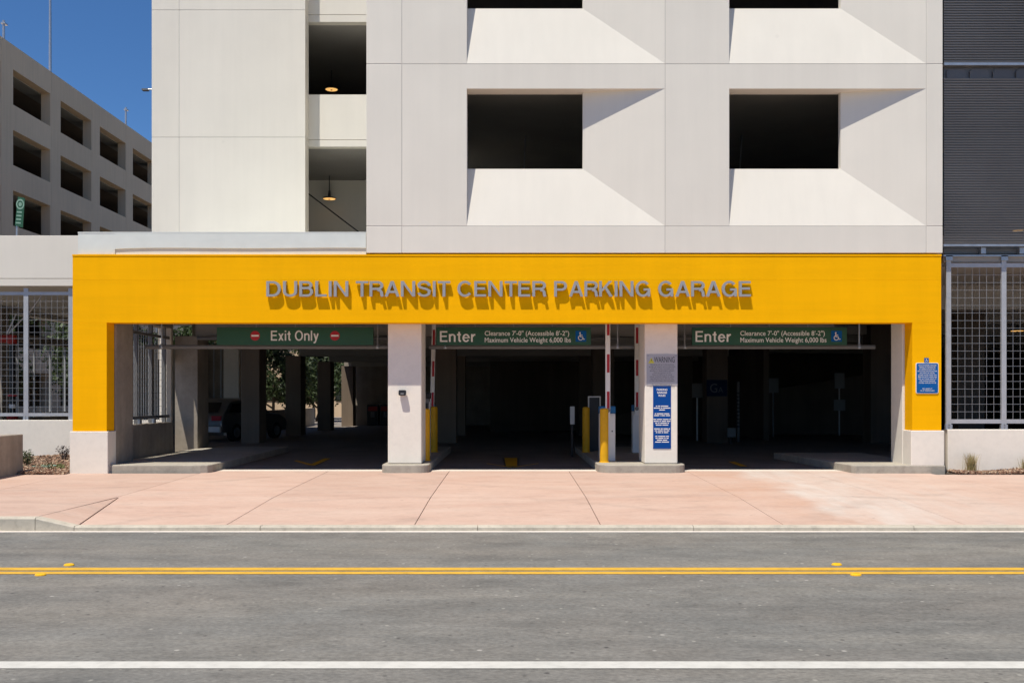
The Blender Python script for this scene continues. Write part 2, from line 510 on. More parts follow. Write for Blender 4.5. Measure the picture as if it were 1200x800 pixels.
HW = .070
def arcp(cx, cz, rx, rz, a0, a1, n=10):
    return [(cx + rx * math.cos(math.radians(a0 + (a1 - a0) * k / n)), cz + rz * math.sin(math.radians(a0 + (a1 - a0) * k / n))) for k in range(n + 1)]
GL = {
 'D': (.72, [[(HW, 0), (HW, 1)], [(2 * HW, 1 - HW), (.33, 1 - HW)] + arcp(.33, .5, .32, .5 - HW, 90, -90, 16)[1:] + [(2 * HW, HW)]]),
 'U': (.70, [[(HW, 1), (HW, .30)] + arcp(.35, .30, .35 - HW, .30 - HW + .01, 180, 360, 14)[1:] + [(.70 - HW, 1)]]),
 'B': (.68, [[(HW, 0), (HW, 1)], [(2 * HW, 1 - HW), (.38, 1 - HW)] + arcp(.38, .74, .20, .26 - HW, 90, -90, 10)[1:] + [(2 * HW, .548)], [(.38, .548)] + arcp(.39, .305, .225, .243, 90, -90, 10)[1:] + [(2 * HW, HW)]]),
 'L': (.56, [[(HW, 0), (HW, 1)], [(2 * HW, HW), (.56, HW)]]),
 'I': (.136, [[(HW, 0), (HW, 1)]]),
 'N': (.72, [[(HW, 0), (HW, 1)], [(.72 - HW, 0), (.72 - HW, 1)], ('P', [(2 * HW, 1), (2 * HW, .78), (.72 - 2 * HW, 0), (.72 - 2 * HW, .22)])]),
 'T': (.62, [[(0, 1 - HW), (.62, 1 - HW)], [(.31, 0), (.31, 1 - 2 * HW)]]),
 'R': (.70, [[(HW, 0), (HW, 1)], [(2 * HW, 1 - HW), (.42, 1 - HW)] + arcp(.42, .715, .20, .285 - HW, 90, -90, 10)[1:] + [(2 * HW, .498)], [(.40, .43), (.54, .39), (.60, .28), (.61, .12), (.65, 0)]]),
 'A': (.74, [('P', [(0, 0), (.148, 0), (.445, 1), (.295, 1)]), ('P', [(.74, 0), (.592, 0), (.37, .82), (.445, 1)]), [(.20, .30), (.54, .30)]]),
 'S': (.66, [[(.595, .70)] + arcp(.33, .735, .255, .215, 20, 200, 12) + [(.14, .60), (.30, .535), (.46, .48), (.585, .38)] + arcp(.33, .275, .262, .222, 25, -170, 14)]),
 'C': (.74, [arcp(.385, .5, .317, .45, 38, 322, 26)]),
 'E': (.60, [[(HW, 0), (HW, 1)], [(2 * HW, 1 - HW), (.59, 1 - HW)], [(2 * HW, .52), (.55, .52)], [(2 * HW, HW), (.60, HW)]]),
 'P': (.66, [[(HW, 0), (HW, 1)], [(2 * HW, 1 - HW), (.39, 1 - HW)] + arcp(.39, .69, .205, .31 - HW, 90, -90, 10)[1:] + [(2 * HW, .448)]]),
 'K': (.70, [[(HW, 0), (HW, 1)], ('P', [(2 * HW, .48), (2 * HW, .30), (.68, 1), (.50, 1)]), ('P', [(.27, .55), (.37, .65), (.71, 0), (.54, 0)])]),
 'G': (.76, [arcp(.385, .5, .317, .45, 40, 330, 26), [(.42, .455), (.76 - .004, .455)], [(.76 - HW, .39), (.76 - HW, 0)]]),
 'O': (.78, [arcp(.39, .5, .322, .45, 90, 450, 32)]),
 'n': (.53, [[(HW, 0), (HW, .72)], [(2 * HW, .52)] + arcp(.275, .475, .187, .195, 140, 0, 8) + [(.53 - HW, 0)]]),
 't': (.32, [[(.17, .93), (.17, .16), (.21, .075), (.32, .065)], [(0, .665), (.10, .665)], [(.24, .665), (.31, .665)]]),
 'e': (.56, [[(.10, .385), (.50, .385)] + arcp(.28, .36, .218, .312, 5, 330, 26)]),
 'r': (.34, [[(HW, 0), (HW, .72)], [(2 * HW, .48), (.17, .60), (.24, .655), (.34, .66)]]),
 'x': (.52, [('P', [(0, .72), (.16, .72), (.52, 0), (.36, 0)]), ('P', [(.36, .72), (.52, .72), (.16, 0), (0, 0)])]),
 'i': (.136, [[(HW, 0), (HW, .72)], [(HW, .86), (HW, 1)]]),
 'l': (.136, [[(HW, 0), (HW, 1)]]),
 'y': (.52, [('P', [(0, .72), (.155, .72), (.335, .12), (.215, 0)]), [(.45, .72), (.25, .05), (.19, -.13), (.12, -.2), (.02, -.2)]]),
}
def glyph_polys(ch):
    out = []
    for s_ in GL[ch][1]:
        if s_[0] == 'P': out.append([(q[0], q[1]) for q in s_[1]]); continue
        pts = [Vector(q) for q in s_]
        closed = (pts[0] - pts[-1]).length < 1e-6
        L_, R_ = [], []
        for i, p in enumerate(pts):
            if closed: a, b = pts[i - 1 if i else -2], pts[(i + 1) % len(pts) if i < len(pts) - 1 else 1]
            else: a, b = pts[max(i - 1, 0)], pts[min(i + 1, len(pts) - 1)]
            d0 = (p - a).normalized() if (p - a).length > 1e-9 else (b - p).normalized()
            d1 = (b - p).normalized() if (b - p).length > 1e-9 else d0
            n0, n1 = Vector((-d0.y, d0.x)), Vector((-d1.y, d1.x))
            m_ = (n0 + n1).normalized(); k_ = HW / max(.5, m_.dot(n0))
            L_.append(p + m_ * k_); R_.append(p - m_ * k_)
        for i in range(len(pts) - 1):
            out.append([tuple(L_[i]), tuple(R_[i]), tuple(R_[i + 1]), tuple(L_[i + 1])])
    return out
def glyph_layout(s, gap=.115, space=.30):
    x = 0; res = []
    for ch in s:
        if ch == ' ': x += space; continue
        res.append((ch, x)); x += GL[ch][0] + gap - (.05 if ch in 'TARr' else 0)
    last = res[-1]
    return res, last[1] + GL[last[0]][0]
def glyph_text(s, x0, x1, z0, z1, y, mat, parent):
    lay, w = glyph_layout(s)
    for ch, gx in lay:
        mb = MB()
        for k, pl_ in enumerate(glyph_polys(ch)):
            mb.poly([(x0 + (gx + a) * (x1 - x0) / w, y - .00001 * k, z0 + b * (z1 - z0)) for a, b in pl_])
        me_o = mb.build('letter', mat, parent)
def disc(mb, cx, cz, r, y, seg=28, r0=0.0, a0=0.0, a1=2 * math.pi):
    n = seg
    if r0 <= 0:
        mb.poly([(cx + r * math.cos(2 * math.pi * k / n), y, cz + r * math.sin(2 * math.pi * k / n)) for k in range(n)])
    else:
        for k in range(n):
            t0 = a0 + (a1 - a0) * k / n; t1 = a0 + (a1 - a0) * (k + 1) / n
            mb.poly([(cx + q * math.cos(t), y, cz + q * math.sin(t)) for q, t in ((r0, t0), (r, t0), (r, t1), (r0, t1))])
    return mb
def stroke(mb, pts, w, y):
    for (x0, z0), (x1, z1) in zip(pts, pts[1:]):
        dx, dz = x1 - x0, z1 - z0
        L = math.hypot(dx, dz); nx, nz = -dz / L * w / 2, dx / L * w / 2
        ex, ez = dx / L * w / 2, dz / L * w / 2
        mb.poly([(x0 - ex + nx, y, z0 - ez + nz), (x1 + ex + nx, y, z1 + ez + nz), (x1 + ex - nx, y, z1 + ez - nz), (x0 - ex - nx, y, z0 - ez - nz)])
    return mb
def wheelchair(cx, cz, h, y, parent):
    mb = MB(); k = h / 10.0
    P = lambda a, b: (cx + a * k, cz + b * k)
    disc(mb, *P(-1.0, 4.0), .85 * k, y - .0004, 14)
    stroke(mb, [P(-1.0, 2.6), P(-.8, -.6), P(1.9, -.6), P(3.0, -3.9), P(4.2, -3.5)], 1.0 * k, y)
    stroke(mb, [P(-.9, 1.3), P(1.5, 1.3)], .8 * k, y - .0002)
    disc(mb, *P(-.4, -1.9), 3.0 * k, y - .0003, 22, 2.2 * k, math.radians(118), math.radians(350))
    return mb.build('wheelchair_symbol', 'sign_white', parent, fix=False)

# ------------------------------------------------------------------ ground, road, kerb, sidewalk
def struct(o): o['kind'] = 'structure'; return o
ZR = -0.235
struct(B('ground', 'ground_earth', None, -700, 700, -500, 900, -.9, -.30))
road = struct(B('road', 'asphalt', None, -160, 160, -19.2, -7.45, -.5, ZR))
def dist_of(py): return (EYE - ZR) * 1200 / (py - HOR) - D0
for a, b, m, nm in ((668.3, 665, 'road_yellow_paint', 'yellow_centre_line'), (672.6, 669.6, 'road_yellow_paint', 'yellow_centre_line'), (783.2, 775, 'road_white_paint', 'white_lane_line')):
    mb = MB()
    y0, y1 = dist_of(a), dist_of(b)
    n = 160
    xs = [-60 + 120 * i / n for i in range(n + 1)]
    e0 = [y0 + R.uniform(-.0015, .0015) for _ in xs]; e1 = [y1 + R.uniform(-.0015, .0015) for _ in xs]
    for i in range(n):
        mb.poly([(xs[i], e0[i], ZR + .004), (xs[i + 1], e0[i + 1], ZR + .004), (xs[i + 1], e1[i + 1], ZR + .004), (xs[i], e1[i], ZR + .004)])
    mb.build(nm, m, road)
struct(B('far_sidewalk', 'threshold_concrete', None, -160, 160, -27, -19.2, -.5, -.10))
# gutter strip of concrete along the kerb
struct(B('gutter', 'threshold_concrete', None, -60, 60, -7.47, -7.35, -.5, ZR + .006))

XJ = [-31.4, -28.9, -26.4, -23.9, -21.4, -18.9, -16.4, -13.9, -11.4, -8.9, -6.42, -3.87, -1.32, 1.2, 3.68, 6.15, 8.6, 11.1, 13.6, 16.1, 18.6, 21.1, 23.6, 26.1, 28.6]
YK, YS = -7.2, -4.45
def gz(x, y):
    if y > .55: return 0.0
    if y >= YS: return -.065 * (.55 - y) / (.55 - YS)
    low = -.17
    if x <= -6.30: low = -.055
    elif x < -5.86: low = -.055 - .115 * (x + 6.30) / .44
    return -.065 + (low + .065) * (YS - y) / (YS - YK)
walk = struct(B('sidewalk', 'joint_brown', None, -31.3, 28.5, YK + .005, .55, -.6, -.24))
g = .0045
def slab(pts):
    return MB().prism(pts, lambda x, y: gz(x, y) - .12, gz).build('slab', 'pink_concrete', walk, bevel=.006)
YF = .55
for i in range(len(XJ) - 1):
    a, b = XJ[i] + g, XJ[i + 1] - g
    # walk row, drawn in two lengths so that the fall is followed
    yf = YF
    if b < -9.0: yf = -.32           # planting bed begins here
    if a > 8.5: yf = -.30
    if XJ[i] == -8.9: yf = -.02
    slab([(a, YS + g), (b, YS + g), (b, yf), (a, yf)])
    if b < -6.5 and i < 9 or a > -5 or XJ[i] == -8.9:
        slab([(a, YK + g), (b, YK + g), (b, YS - g), (a, YS - g)])
    else:
        # flare of the driveway ramp, split by a diagonal joint
        t = (a - .0, YS - g)
        slab([(a, YK + g), (-5.87, YK + g), (a + .03, YS - g)])
        slab([(-5.85, YK + g), (b, YK + g), (b, YS - g), (a + .05, YS - g)])
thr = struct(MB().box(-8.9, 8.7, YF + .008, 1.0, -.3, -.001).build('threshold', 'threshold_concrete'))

kerb = struct(B('kerb', 'soil', None, -31, 31, -7.30, YK, -.6, -.245))
KJ = [-30.3 + 2.9 * i for i in range(8)] + [-6.38, -5.86, -3.37, -.46, 2.43, 5.38, 8.3, 11.2, 14.1, 17, 19.9, 22.8, 25.7, 28.6]
KJ = sorted(k for k in KJ if k < -7 or k >= -6.4)
def kz(x):
    if x <= -6.30: return -.05
    if x >= -5.86: return -.165
    return -.05 - .115 * (x + 6.30) / .44
for a, b in zip(KJ, KJ[1:]):
    mb = MB()
    prof_y = [-7.36, -7.345, -7.325, YK - .004]
    for i in range(1):
        x0, x1 = a + .004, b - .004
        n = len(mb.v)
        for x in (x0, x1):
            t = kz(x)
            mb.v += [(x, -7.36, -.4), (x, -7.352, t - .022), (x, -7.332, t - .003), (x, YK - .004, t), (x, YK - .004, -.4)]
        for k in range(4): mb.f.append((n + k, n + k + 1, n + 6 + k, n + 5 + k))
        mb.f += [(n + 4, n, n + 5, n + 9), (n, n + 4, n + 3, n + 2, n + 1), (n + 5, n + 6, n + 7, n + 8, n + 9)]
    mb.build('kerb_stone', 'kerb_stone', kerb)

# planting beds
struct(MB().box(-31, -9.09, -.31, 5.95, -.4, -.03).build('planting_bed', 'soil'))
struct(MB().box(8.98, 28, -.29, .2, -.4, -.01).build('planting_bed', 'soil'))
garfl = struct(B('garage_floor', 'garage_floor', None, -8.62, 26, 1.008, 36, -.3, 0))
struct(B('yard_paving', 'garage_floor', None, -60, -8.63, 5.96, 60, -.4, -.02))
def floor_poly(pts, z, m, name):
    return MB().poly([(x, y, z) for x, y in pts]).build(name, m, garfl)
# painted lane arrows: dark outline with a yellow core
def arrow(polys):
    for k, pts in enumerate(polys):
        cx = sum(p[0] for p in pts) / len(pts); cy = sum(p[1] for p in pts) / len(pts)
        floor_poly([(cx + (x - cx) * 1.35, cy + (y - cy) * 1.12) for x, y in pts], .004, 'sign_black', 'arrow_outline')
        floor_poly(pts, .008, 'bollard_yellow', 'lane_arrow')
def fl(px, py):
    d = EYE * 1200 / (py - HOR)
    return ((px - 600) * d / 1200, d - D0)
arrow([[fl(591, 536.5), fl(606, 536.5), fl(606, 546.3), fl(593, 546.3)]])
for a, b in (((570, 543.2), (600, 548.0)), ((631, 543.2), (601, 548.0))):
    p, q = Vector(fl(*a)), Vector(fl(*b))
    floor_poly([p, q, q + Vector((0, .16)), p + Vector((0, .16))], .006, 'bollard_yellow', 'lane_arrow')
arrow([[fl(362, 545.0), fl(369, 545.5), fl(388, 537.0), fl(380, 537.0)]])
floor_poly([fl(344, 540.0), fl(348, 539.2), fl(366, 544.0), fl(362, 544.8)], .006, 'bollard_yellow', 'lane_arrow')
arrow([[fl(853, 541), fl(861, 541), fl(876, 546.5), fl(868, 546.5)]])

# ------------------------------------------------------------------ the parking garage
gar = empty('parking_garage', (0, .5, 0), 'multi-storey pale concrete parking garage with angled window recesses above the yellow entrance', 'building')
ZP = [Z(265), Z(75), Z(75) + 3.33, Z(75) + 6.66]     # horizontal joints
ZB = Z(296.3)
xa, xb, xc, xd, xe = X(429), X(471), X(779.5), X(1085.5), X(1105)
J = .006
def flat_panel(x0, x1, z0, z1, y0=0.0, th=.36, mat='wall_paint'):
    return MB().box(x0 + J, x1 - J, y0, y0 + th, z0 + J, z1 - J).build('wall_panel', mat, gar, bevel=.006)
rows = [(ZB - J, ZP[0])] + [(ZP[i], ZP[i + 1]) for i in range(3)]
for r, (z0, z1) in enumerate(rows):
    flat_panel(xa, xb, z0, z1); flat_panel(xd, xe, z0, z1)
flat_panel(xb, xc, *rows[0]); flat_panel(xc, xd, *rows[0])
def recess_panel(x0, x1, z0, z1, wl, wr_in, soffit_drop, sill_in, dep=.26, th=.40):
    x0 += J; x1 -= J; z0 += J; z1 -= J
    zs = z1 + J - soffit_drop            # soffit height at the front
    zi = zs - .004
    m = MB(); P = m.poly
    P([(x0, 0, z0), (wl, 0, z0), (wl, 0, zs), (wl, 0, z1), (x0, 0, z1)])
    P([(wl, 0, zs), (x1, 0, zs), (x1, 0, z1), (wl, 0, z1)])
    P([(wl, 0, zs), (wl, dep, zi), (wr_in, dep, zi), (x1, 0, zs)])                 # soffit
    P([(wl, 0, z0), (wl, dep, sill_in), (wl, dep, zi), (wl, 0, zs)])               # left reveal
    P([(x1, 0, z0), (x1, 0, zs), (wr_in, dep, zi), (wr_in, dep, sill_in)])         # right splay
    P([(wl, 0, z0), (x1, 0, z0), (wr_in, dep, sill_in), (wl, dep, sill_in)])       # sill splay
    h0 = [(wl, dep, sill_in), (wr_in, dep, sill_in), (wr_in, dep, zi), (wl, dep, zi)]
    h1 = [(x, th, z) for x, _, z in h0]
    for i in range(4):
        j = (i + 1) % 4; P([h0[i], h0[j], h1[j], h1[i]])
    o = [(x0, th, z0), (x1, th, z0), (x1, th, z1), (x0, th, z1)]
    for i in range(4):
        j = (i + 1) % 4; P([o[i], h1[i], h1[j], o[j]])
    P([(x0, 0, z0), (x0, 0, z1), (x0, th, z1), (x0, th, z0)])
    P([(x1, 0, z0), (x1, th, z0), (x1, th, z1), (x1, 0, z1), (x1, 0, zs)])
    P([(x0, 0, z1), (wl, 0, z1), (x1, 0, z1), (x1, th, z1), (x0, th, z1)])
    P([(x0, 0, z0), (x0, th, z0), (x1, th, z0), (x1, 0, z0), (wl, 0, z0)])
    bm = bmesh.new(); me = bpy.data.meshes.new('wall_panel')
    off = base_of(gar)
    me.from_pydata([tuple(Vector(v) - off) for v in m.v], [], m.f)
    bm.from_mesh(me); bmesh.ops.remove_doubles(bm, verts=bm.verts, dist=1e-5)
    bmesh.ops.recalc_face_normals(bm, faces=bm.faces); bm.to_mesh(me); bm.free()
    return link_mesh('wall_panel', me, 'wall_paint', gar, off=off)
for r in range(3):
    z0, z1 = ZP[r], ZP[r + 1]
    drop = Z(75) - Z(104)
    sill = z0 + (Z(198, .26) - Z(265))
    recess_panel(xb, xc, z0, z1, X(547), X(683, .26), drop, sill)
    recess_panel(xc, xd, z0, z1, X(854.5), X(985, .26), drop, sill)
# sealant behind the joints
for x in (xb, xc, xd):
    B('joint_sealant', 'sealant', gar, x - .012, x + .012, .006, .30, ZB + .01, ZP[3] - .01)
for z in ZP[:3]:
    B('joint_sealant', 'sealant', gar, xa + .02, xe - .02, .005, .28, z - .010, z + .010)
B('wall_panel', 'wall_paint', gar, xa + .002, xa + .3, .361, 6.3, ZB, ZP[3])           # flank of the tower
B('wall_panel', 'wall_paint', gar, xe - .3, xe - .002, .401, 3.0, ZB, ZP[3])
# stair bay set back on the left
YL = 27.0 - D0
lx0, lxj, lx1 = X(177.5, YL), X(210, YL), X(358, YL)
zl = [Z(161, YL) - 3.34, Z(161, YL), Z(12, YL), Z(12, YL) + 3.34]
for z0, z1 in ((4.6, zl[0]), (zl[0], zl[1]), (zl[1], zl[2]), (zl[2], zl[3])):
    for a, b in ((lx0, lxj), (lxj, lx1)):
        flat_panel(a, b, z0, z1, YL, .45, 'wall_paint_cool')
B('joint_sealant', 'sealant', gar, lxj - .012, lxj + .012, YL + .006, YL + .4, 4.7, zl[3] - .1)
for z in zl[:3]: B('joint_sealant', 'sealant', gar, lx0 + .02, lx1 - .02, YL + .006, YL + .4, z - .01, z + .01)
YS2 = YL + .45
zs_ = [(Z(172, YS2), Z(164, YS2), Z(111, YS2)), (Z(26, YS2), Z(17.5, YS2), Z(26, YS2) + 1.4)]
for a, b, c in zs_:
    B('spandrel', 'wall_paint_cool', gar, lx1 - .3, -2.72, YS2 + .003, YS2 + .25, b + .006, c, .006)
    B('spandrel', 'wall_paint_cool', gar, lx1 - .3, -2.72, YS2 + .003, YS2 + .25, a, b - .006, .004)
# slabs, back and side walls of the upper floors
XR, YB, GX = 26.0, 36.0, -9.19
for z in (8.26, 11.6, 15.0):
    B('floor_slab', 'ceiling_concrete', gar, -2.69, XR, .42, YS2 + .26, z, z + .32)
    B('floor_slab', 'ceiling_concrete', gar, GX + .02, XR, YS2 + .262, YB, z, z + .32)
B('floor_slab', 'ceiling_concrete', gar, -2.69, XR, .42, YS2 + .26, 4.62, 4.95)
B('floor_slab', 'ceiling_concrete', gar, GX + .02, XR, YS2 + .262, YB, 4.62, 4.95)
B('back_wall', 'garage_wall', gar, GX, XR, YB, YB + .3, 4.6, 15.3)
B('side_wall', 'garage_wall', gar, GX, GX + .02, YL + .46, YB, 4.6, 15.3)
B('side_wall', 'garage_wall_shaded', gar, XR, XR + .3, .2, YB, -.2, 15.3)
B('partition_wall', 'garage_wall_shaded', gar, -2.7, XR, 17, 17.2, 4.95, 15.0)
# ground floor ceiling, beams and walls
B('ceiling', 'ceiling_concrete', gar, -8.98, 8.8, .42, 5.9, 3.62, 4.43)
B('ceiling', 'ceiling_concrete', gar, -9.12, 8.8, 5.902, YB, 3.62, 4.60)
B('ceiling', 'ceiling_concrete', gar, 8.81, XR, .45, YB, 4.30, 4.60)
for k in range(1, 6):
    y = 6.8 * k
    B('ceiling_beam', 'ceiling_concrete', gar, -8.64, 8.8, y + .1, y + .8, 3.22, 3.615)
for k in range(6):
    B('ceiling_beam', 'ceiling_concrete', gar, 8.9, XR - .1, 4 + 5 * k, 4.5 + 5 * k, 3.7, 4.295)
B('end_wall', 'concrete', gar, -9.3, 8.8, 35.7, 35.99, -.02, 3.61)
B('end_wall', 'garage_wall_shaded', gar, 8.801, XR, 35.7, 35.99, -.02, 4.29)
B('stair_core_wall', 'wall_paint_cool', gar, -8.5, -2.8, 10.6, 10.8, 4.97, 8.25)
B('bounce_floor', 'threshold_concrete', gar, -8.5, -2.8, 6.72, 10.59, 4.951, 4.962)  # pale layer added to bounce light into the lower stair bay
B('end_wall', 'garage_wall_shaded', gar, 9.1, 9.3, 16, 34, -.02, 4.28)
B('end_wall', 'garage_wall_shaded', gar, -1.0, 9.0, 26, 26.2, 0, 3.2)
MB().prism_xz([(4.0, 0), (15.5, 0), (15.5, 2.6), (4.0, .75)], 22.0, 22.25).build('ramp_wall', 'garage_wall_shaded', gar)
MB().prism([(4.2, 22.3), (15.5, 22.3), (15.5, 25.9), (4.2, 25.9)], -.05, lambda x, y: .003 + max(0, (x - 4.2) * .17)).build('ramp', 'garage_floor', gar)
# columns
def column(x0, x1, y0, y1, z0, z1, mat='concrete', bev=.015):
    return B('column', mat, gar, x0, x1, y0, y1, z0, z1, bev)
for k in range(1, 6):
    y = 6.8 * k
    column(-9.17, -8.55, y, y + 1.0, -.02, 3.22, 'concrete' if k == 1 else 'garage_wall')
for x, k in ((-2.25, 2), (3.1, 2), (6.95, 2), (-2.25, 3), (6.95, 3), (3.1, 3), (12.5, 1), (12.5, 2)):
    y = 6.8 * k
    column(x - .36, x + .36, y, y + .8, .0, 3.22 if x < 9 else 4.29, 'garage_wall_shaded' if x > 3 else 'garage_wall')
PY = .43                                   # plane of the painted columns, just behind the yellow frame
c1 = (X(454.5, PY), X(494, PY)); c2 = (X(755.5, PY), X(794, PY))
for a, b in (c1, c2): column(a, b, PY, PY + 1.0, .165, 3.61, 'plinth_paint', .02)
# corner piers behind the yellow legs
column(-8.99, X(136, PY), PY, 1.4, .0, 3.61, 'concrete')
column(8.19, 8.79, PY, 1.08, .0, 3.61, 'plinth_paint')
# low flank wall of the porch with its steel screen
B('low_wall', 'concrete', gar, -8.95, -8.62, 1.402, 5.0, -.02, .93, .01)
B('jamb', 'plinth_paint', gar, -8.93, -8.64, 4.88, 4.998, .931, 3.299)
B('header_or_sun_blocker', 'concrete', gar, -9.34, -9.20, 5.97, 6.75, 2.55, 4.4)  # added beam that cuts the sun patch on the first column
B('header_or_sun_blocker', 'concrete', gar, -8.95, -8.62, 1.402, 5.0, 3.30, 3.615)  # header above the flank screen

# ---- yellow portal
por = MB().box(X(85), X(1103), 0.0, .40, 3.9575, 4.47).build('entrance_portal', 'yellow_paint', gar, bevel=.002)
B('beam_panel', 'yellow_paint', por, X(85), X(1103), .0, .40, Z(378), 3.956, .002)
lz = Z(505)
B('portal_leg', 'yellow_paint', por, X(85), X(125), .0, .40, lz, Z(378) - .0002)
B('portal_leg', 'yellow_paint', por, X(1069), X(1103), .0, .40, Z(504), Z(378) - .0002)
B('plinth', 'plinth_paint', por, X(82.3), X(127), -.03, .41, -.12, lz - .004, .012)
B('plinth', 'plinth_paint', por, X(1067), X(1106), -.03, .41, .15, Z(504) - .004, .012)
B('coping', 'yellow_paint', por, X(84.6), X(1103.4), -.010, .36, 4.452, 4.488, .004)
# metal flashing on the porch roof: upper sheet hangs over a lower strip
fla = B('roof_flashing', 'flashing_metal', gar, X(92, .06), xa - .01, .075, .5, 4.495, Z(273))
mb = MB()
n = 26; x0, x1 = X(134.5, .05), xa - .01
for i in range(n):
    ta, tb = i / n, (i + 1) / n
    xa_, xb_ = x0 + (x1 - x0) * ta, x0 + (x1 - x0) * tb
    f = lambda t: 4.625 + .022 * math.exp(-t * 14) * -1 + .006 * math.sin(t * 9)
    mb.prism_xz([(xa_, f(ta)), (xb_, f(tb)), (xb_, Z(273) + .004), (xa_, Z(273) + .004)], .052, .073)
mb.build('upper_sheet', 'flashing_metal', fla)
B('upper_sheet', 'flashing_metal', fla, X(92, .06) - .006, x0, .055, .073, 4.50, Z(273) + .004)
B('roof_edge', 'flashing_metal', fla, X(92, .06) - .01, xa - .01, .05, .56, Z(273) + .005, Z(273) + .03)
B('roof_deck', 'flashing_metal', gar, -8.98, xa - .02, .57, YL - .01, 4.45, 4.66)

# ---- left wing: fascia, low wall, roof
WX0 = -34
wy = YL
zf0, zfg, zf1 = Z(335, wy), Z(326.5, wy), Z(276, wy)
wing = empty('side_wing', (-20, wy + .2, 0), 'low white screen-fronted wing left of the yellow entrance portal', 'building')
XJ2 = [WX0, -27.6, -21.4, -15.2, -9.04]
for a, b in zip(XJ2, XJ2[1:]):
    B('fascia_panel', 'wall_paint_cool', wing, a + .005, b - .005, wy, wy + .35, zfg + .006, zf1, .008)
    B('fascia_panel', 'wall_paint_cool', wing, a + .005, b - .005, wy, wy + .35, zf0, zfg - .006, .006)
    B('low_wall', 'plinth_paint', wing, a + .004, b - .004, wy, wy + .25, -.2, Z(492, wy), .012)
B('roof_slab', 'wall_paint_cool', wing, -17.2, -9.2, wy + .352, 22, zf0 + .06, zf0 + .6)
for i, (a, b) in enumerate((((49, 346), (33, 368)), ((28, 372), (10, 391)), ((19, 368), (8, 391)))):
    MB().tube([(X(a[0], 8), 8, Z(a[1], 8)), (X(b[0], 8), 8, Z(b[1], 8))], .022, 6).build('brace', 'galvanised', wing)
B('edge_beam', 'wall_paint_cool', wing, -17.2, -16.8, wy + .352, 22, zf0 - .1, zf0 + .058)
B('low_wall', 'concrete', wing, -17.1, -16.85, wy + .26, 22, -.2, .85)
B('low_wall', 'concrete', wing, -16.84, -11.2, 21.75, 22, -.2, .85)
B('low_wall', 'concrete', wing, -11.2, -11.0, 22.01, 36, -.2, .95)
B('roof_slab', 'ceiling_concrete', wing, -13.5, -9.21, 22.01, 31, zf0 + .25, zf0 + .6)
for y in (12.5, 21):
    for x in (-16.95, -12.9):
        B('column', 'concrete', wing, x - .24, x + .24, y, y + .5, -.1, zf0 + .055)

# ---- steel mesh screens
def screen(parent, x0, x1, y, z0, z1, pitch=.158, post=.055, rail=.09, feet=None, wire=.0023, left=True):
    """one bay: post on the left, two rails, welded wire"""
    p = None
    if left:
        p = B('screen_post', 'screen_steel', parent, x0 - post, x0 + post, y - .03, y + .03, z0 - .02, z1 + .10)
        if feet is not None:
            B('post_foot', 'galvanised', p, x0 - .07, x0 + .07, y - .045, y + .02, feet, z0 - .02)
            for dz in (.03, .09): B('bolt', 'machine_grey', p, x0 - .012, x0 + .012, y - .055, y - .046, feet + dz, feet + dz + .024)
    B('screen_rail', 'screen_steel', parent, x0 + post + .001, x1 - post - .001, y - .028, y + .028, z0, z0 + rail)
    B('screen_rail', 'screen_steel', parent, x0 + post + .001, x1 - post - .001, y - .028, y + .028, z1 - rail, z1)
    mb = MB()
    a, b, c, d = x0 + post, x1 - post, z0 + rail, z1 - rail
    nx = max(1, round((b - a) / pitch)); nz = max(1, round((d - c) / pitch))
    for i in range(1, nx):
        x = a + (b - a) * i / nx; mb.box(x - wire, x + wire, y - wire, y + wire, c, d)
    for i in range(1, nz):
        z = c + (d - c) * i / nz; mb.box(a, b, y - 3 * wire, y - wire - .0005, z - wire, z + wire)
    o = mb.build('wire_mesh', 'screen_steel', parent)
    o['kind'] = 'stuff'
    return p
scl = X(30, wy + .1) - X(82.5, wy + .1)
px = X(83.0, wy + .1)
k = 0
xs = [px + scl * i for i in range(0, 9)]
for i in range(len(xs) - 1):
    screen(wing, xs[i + 1], xs[i], wy + .12, Z(487.5, wy), Z(341.5, wy), .160, .062, .085, feet=Z(492, wy) - .01)
B('screen_post', 'screen_steel', wing, xs[0] - .062, xs[0] + .062, wy + .09, wy + .15, Z(492, wy) + .001, Z(341.5, wy) + .10)
# far screen along the outer edge of the wing (thin bars, runs in depth)
sf = None
for i in range(13):
    y = wy + .6 + i * 1.25
    B('screen_post', 'screen_steel', wing, -16.99, -16.93, y - .03, y + .03, .85, 3.45)
B('cross_beam', 'concrete', wing, -17.05, -16.87, wy + .5, 22, 3.451, 3.72)
B('screen_rail', 'screen_steel', wing, -17.0, -16.92, wy + .5, 22, .95, 1.02).location.x += .05
# rear screen of the wing: close vertical bars above the low wall, and a pale pier
for i in range(14):
    x = -13.6 + i * .30 - 0.1
    if x < -11.95: B('screen_post', 'screen_steel', wing, x - .025, x + .025, 21.85, 21.90, .851, 3.62)
B('screen_rail', 'screen_steel', wing, -16.7, -11.96, 21.84, 21.91, 3.621, 3.70)
B('screen_backing', 'concrete', wing, -16.7, -12.0, 21.93, 21.99, .851, 3.62)
B('pier', 'plinth_paint', wing, -11.93, -11.30, 21.3, 21.74, -.1, 4.40, .01)
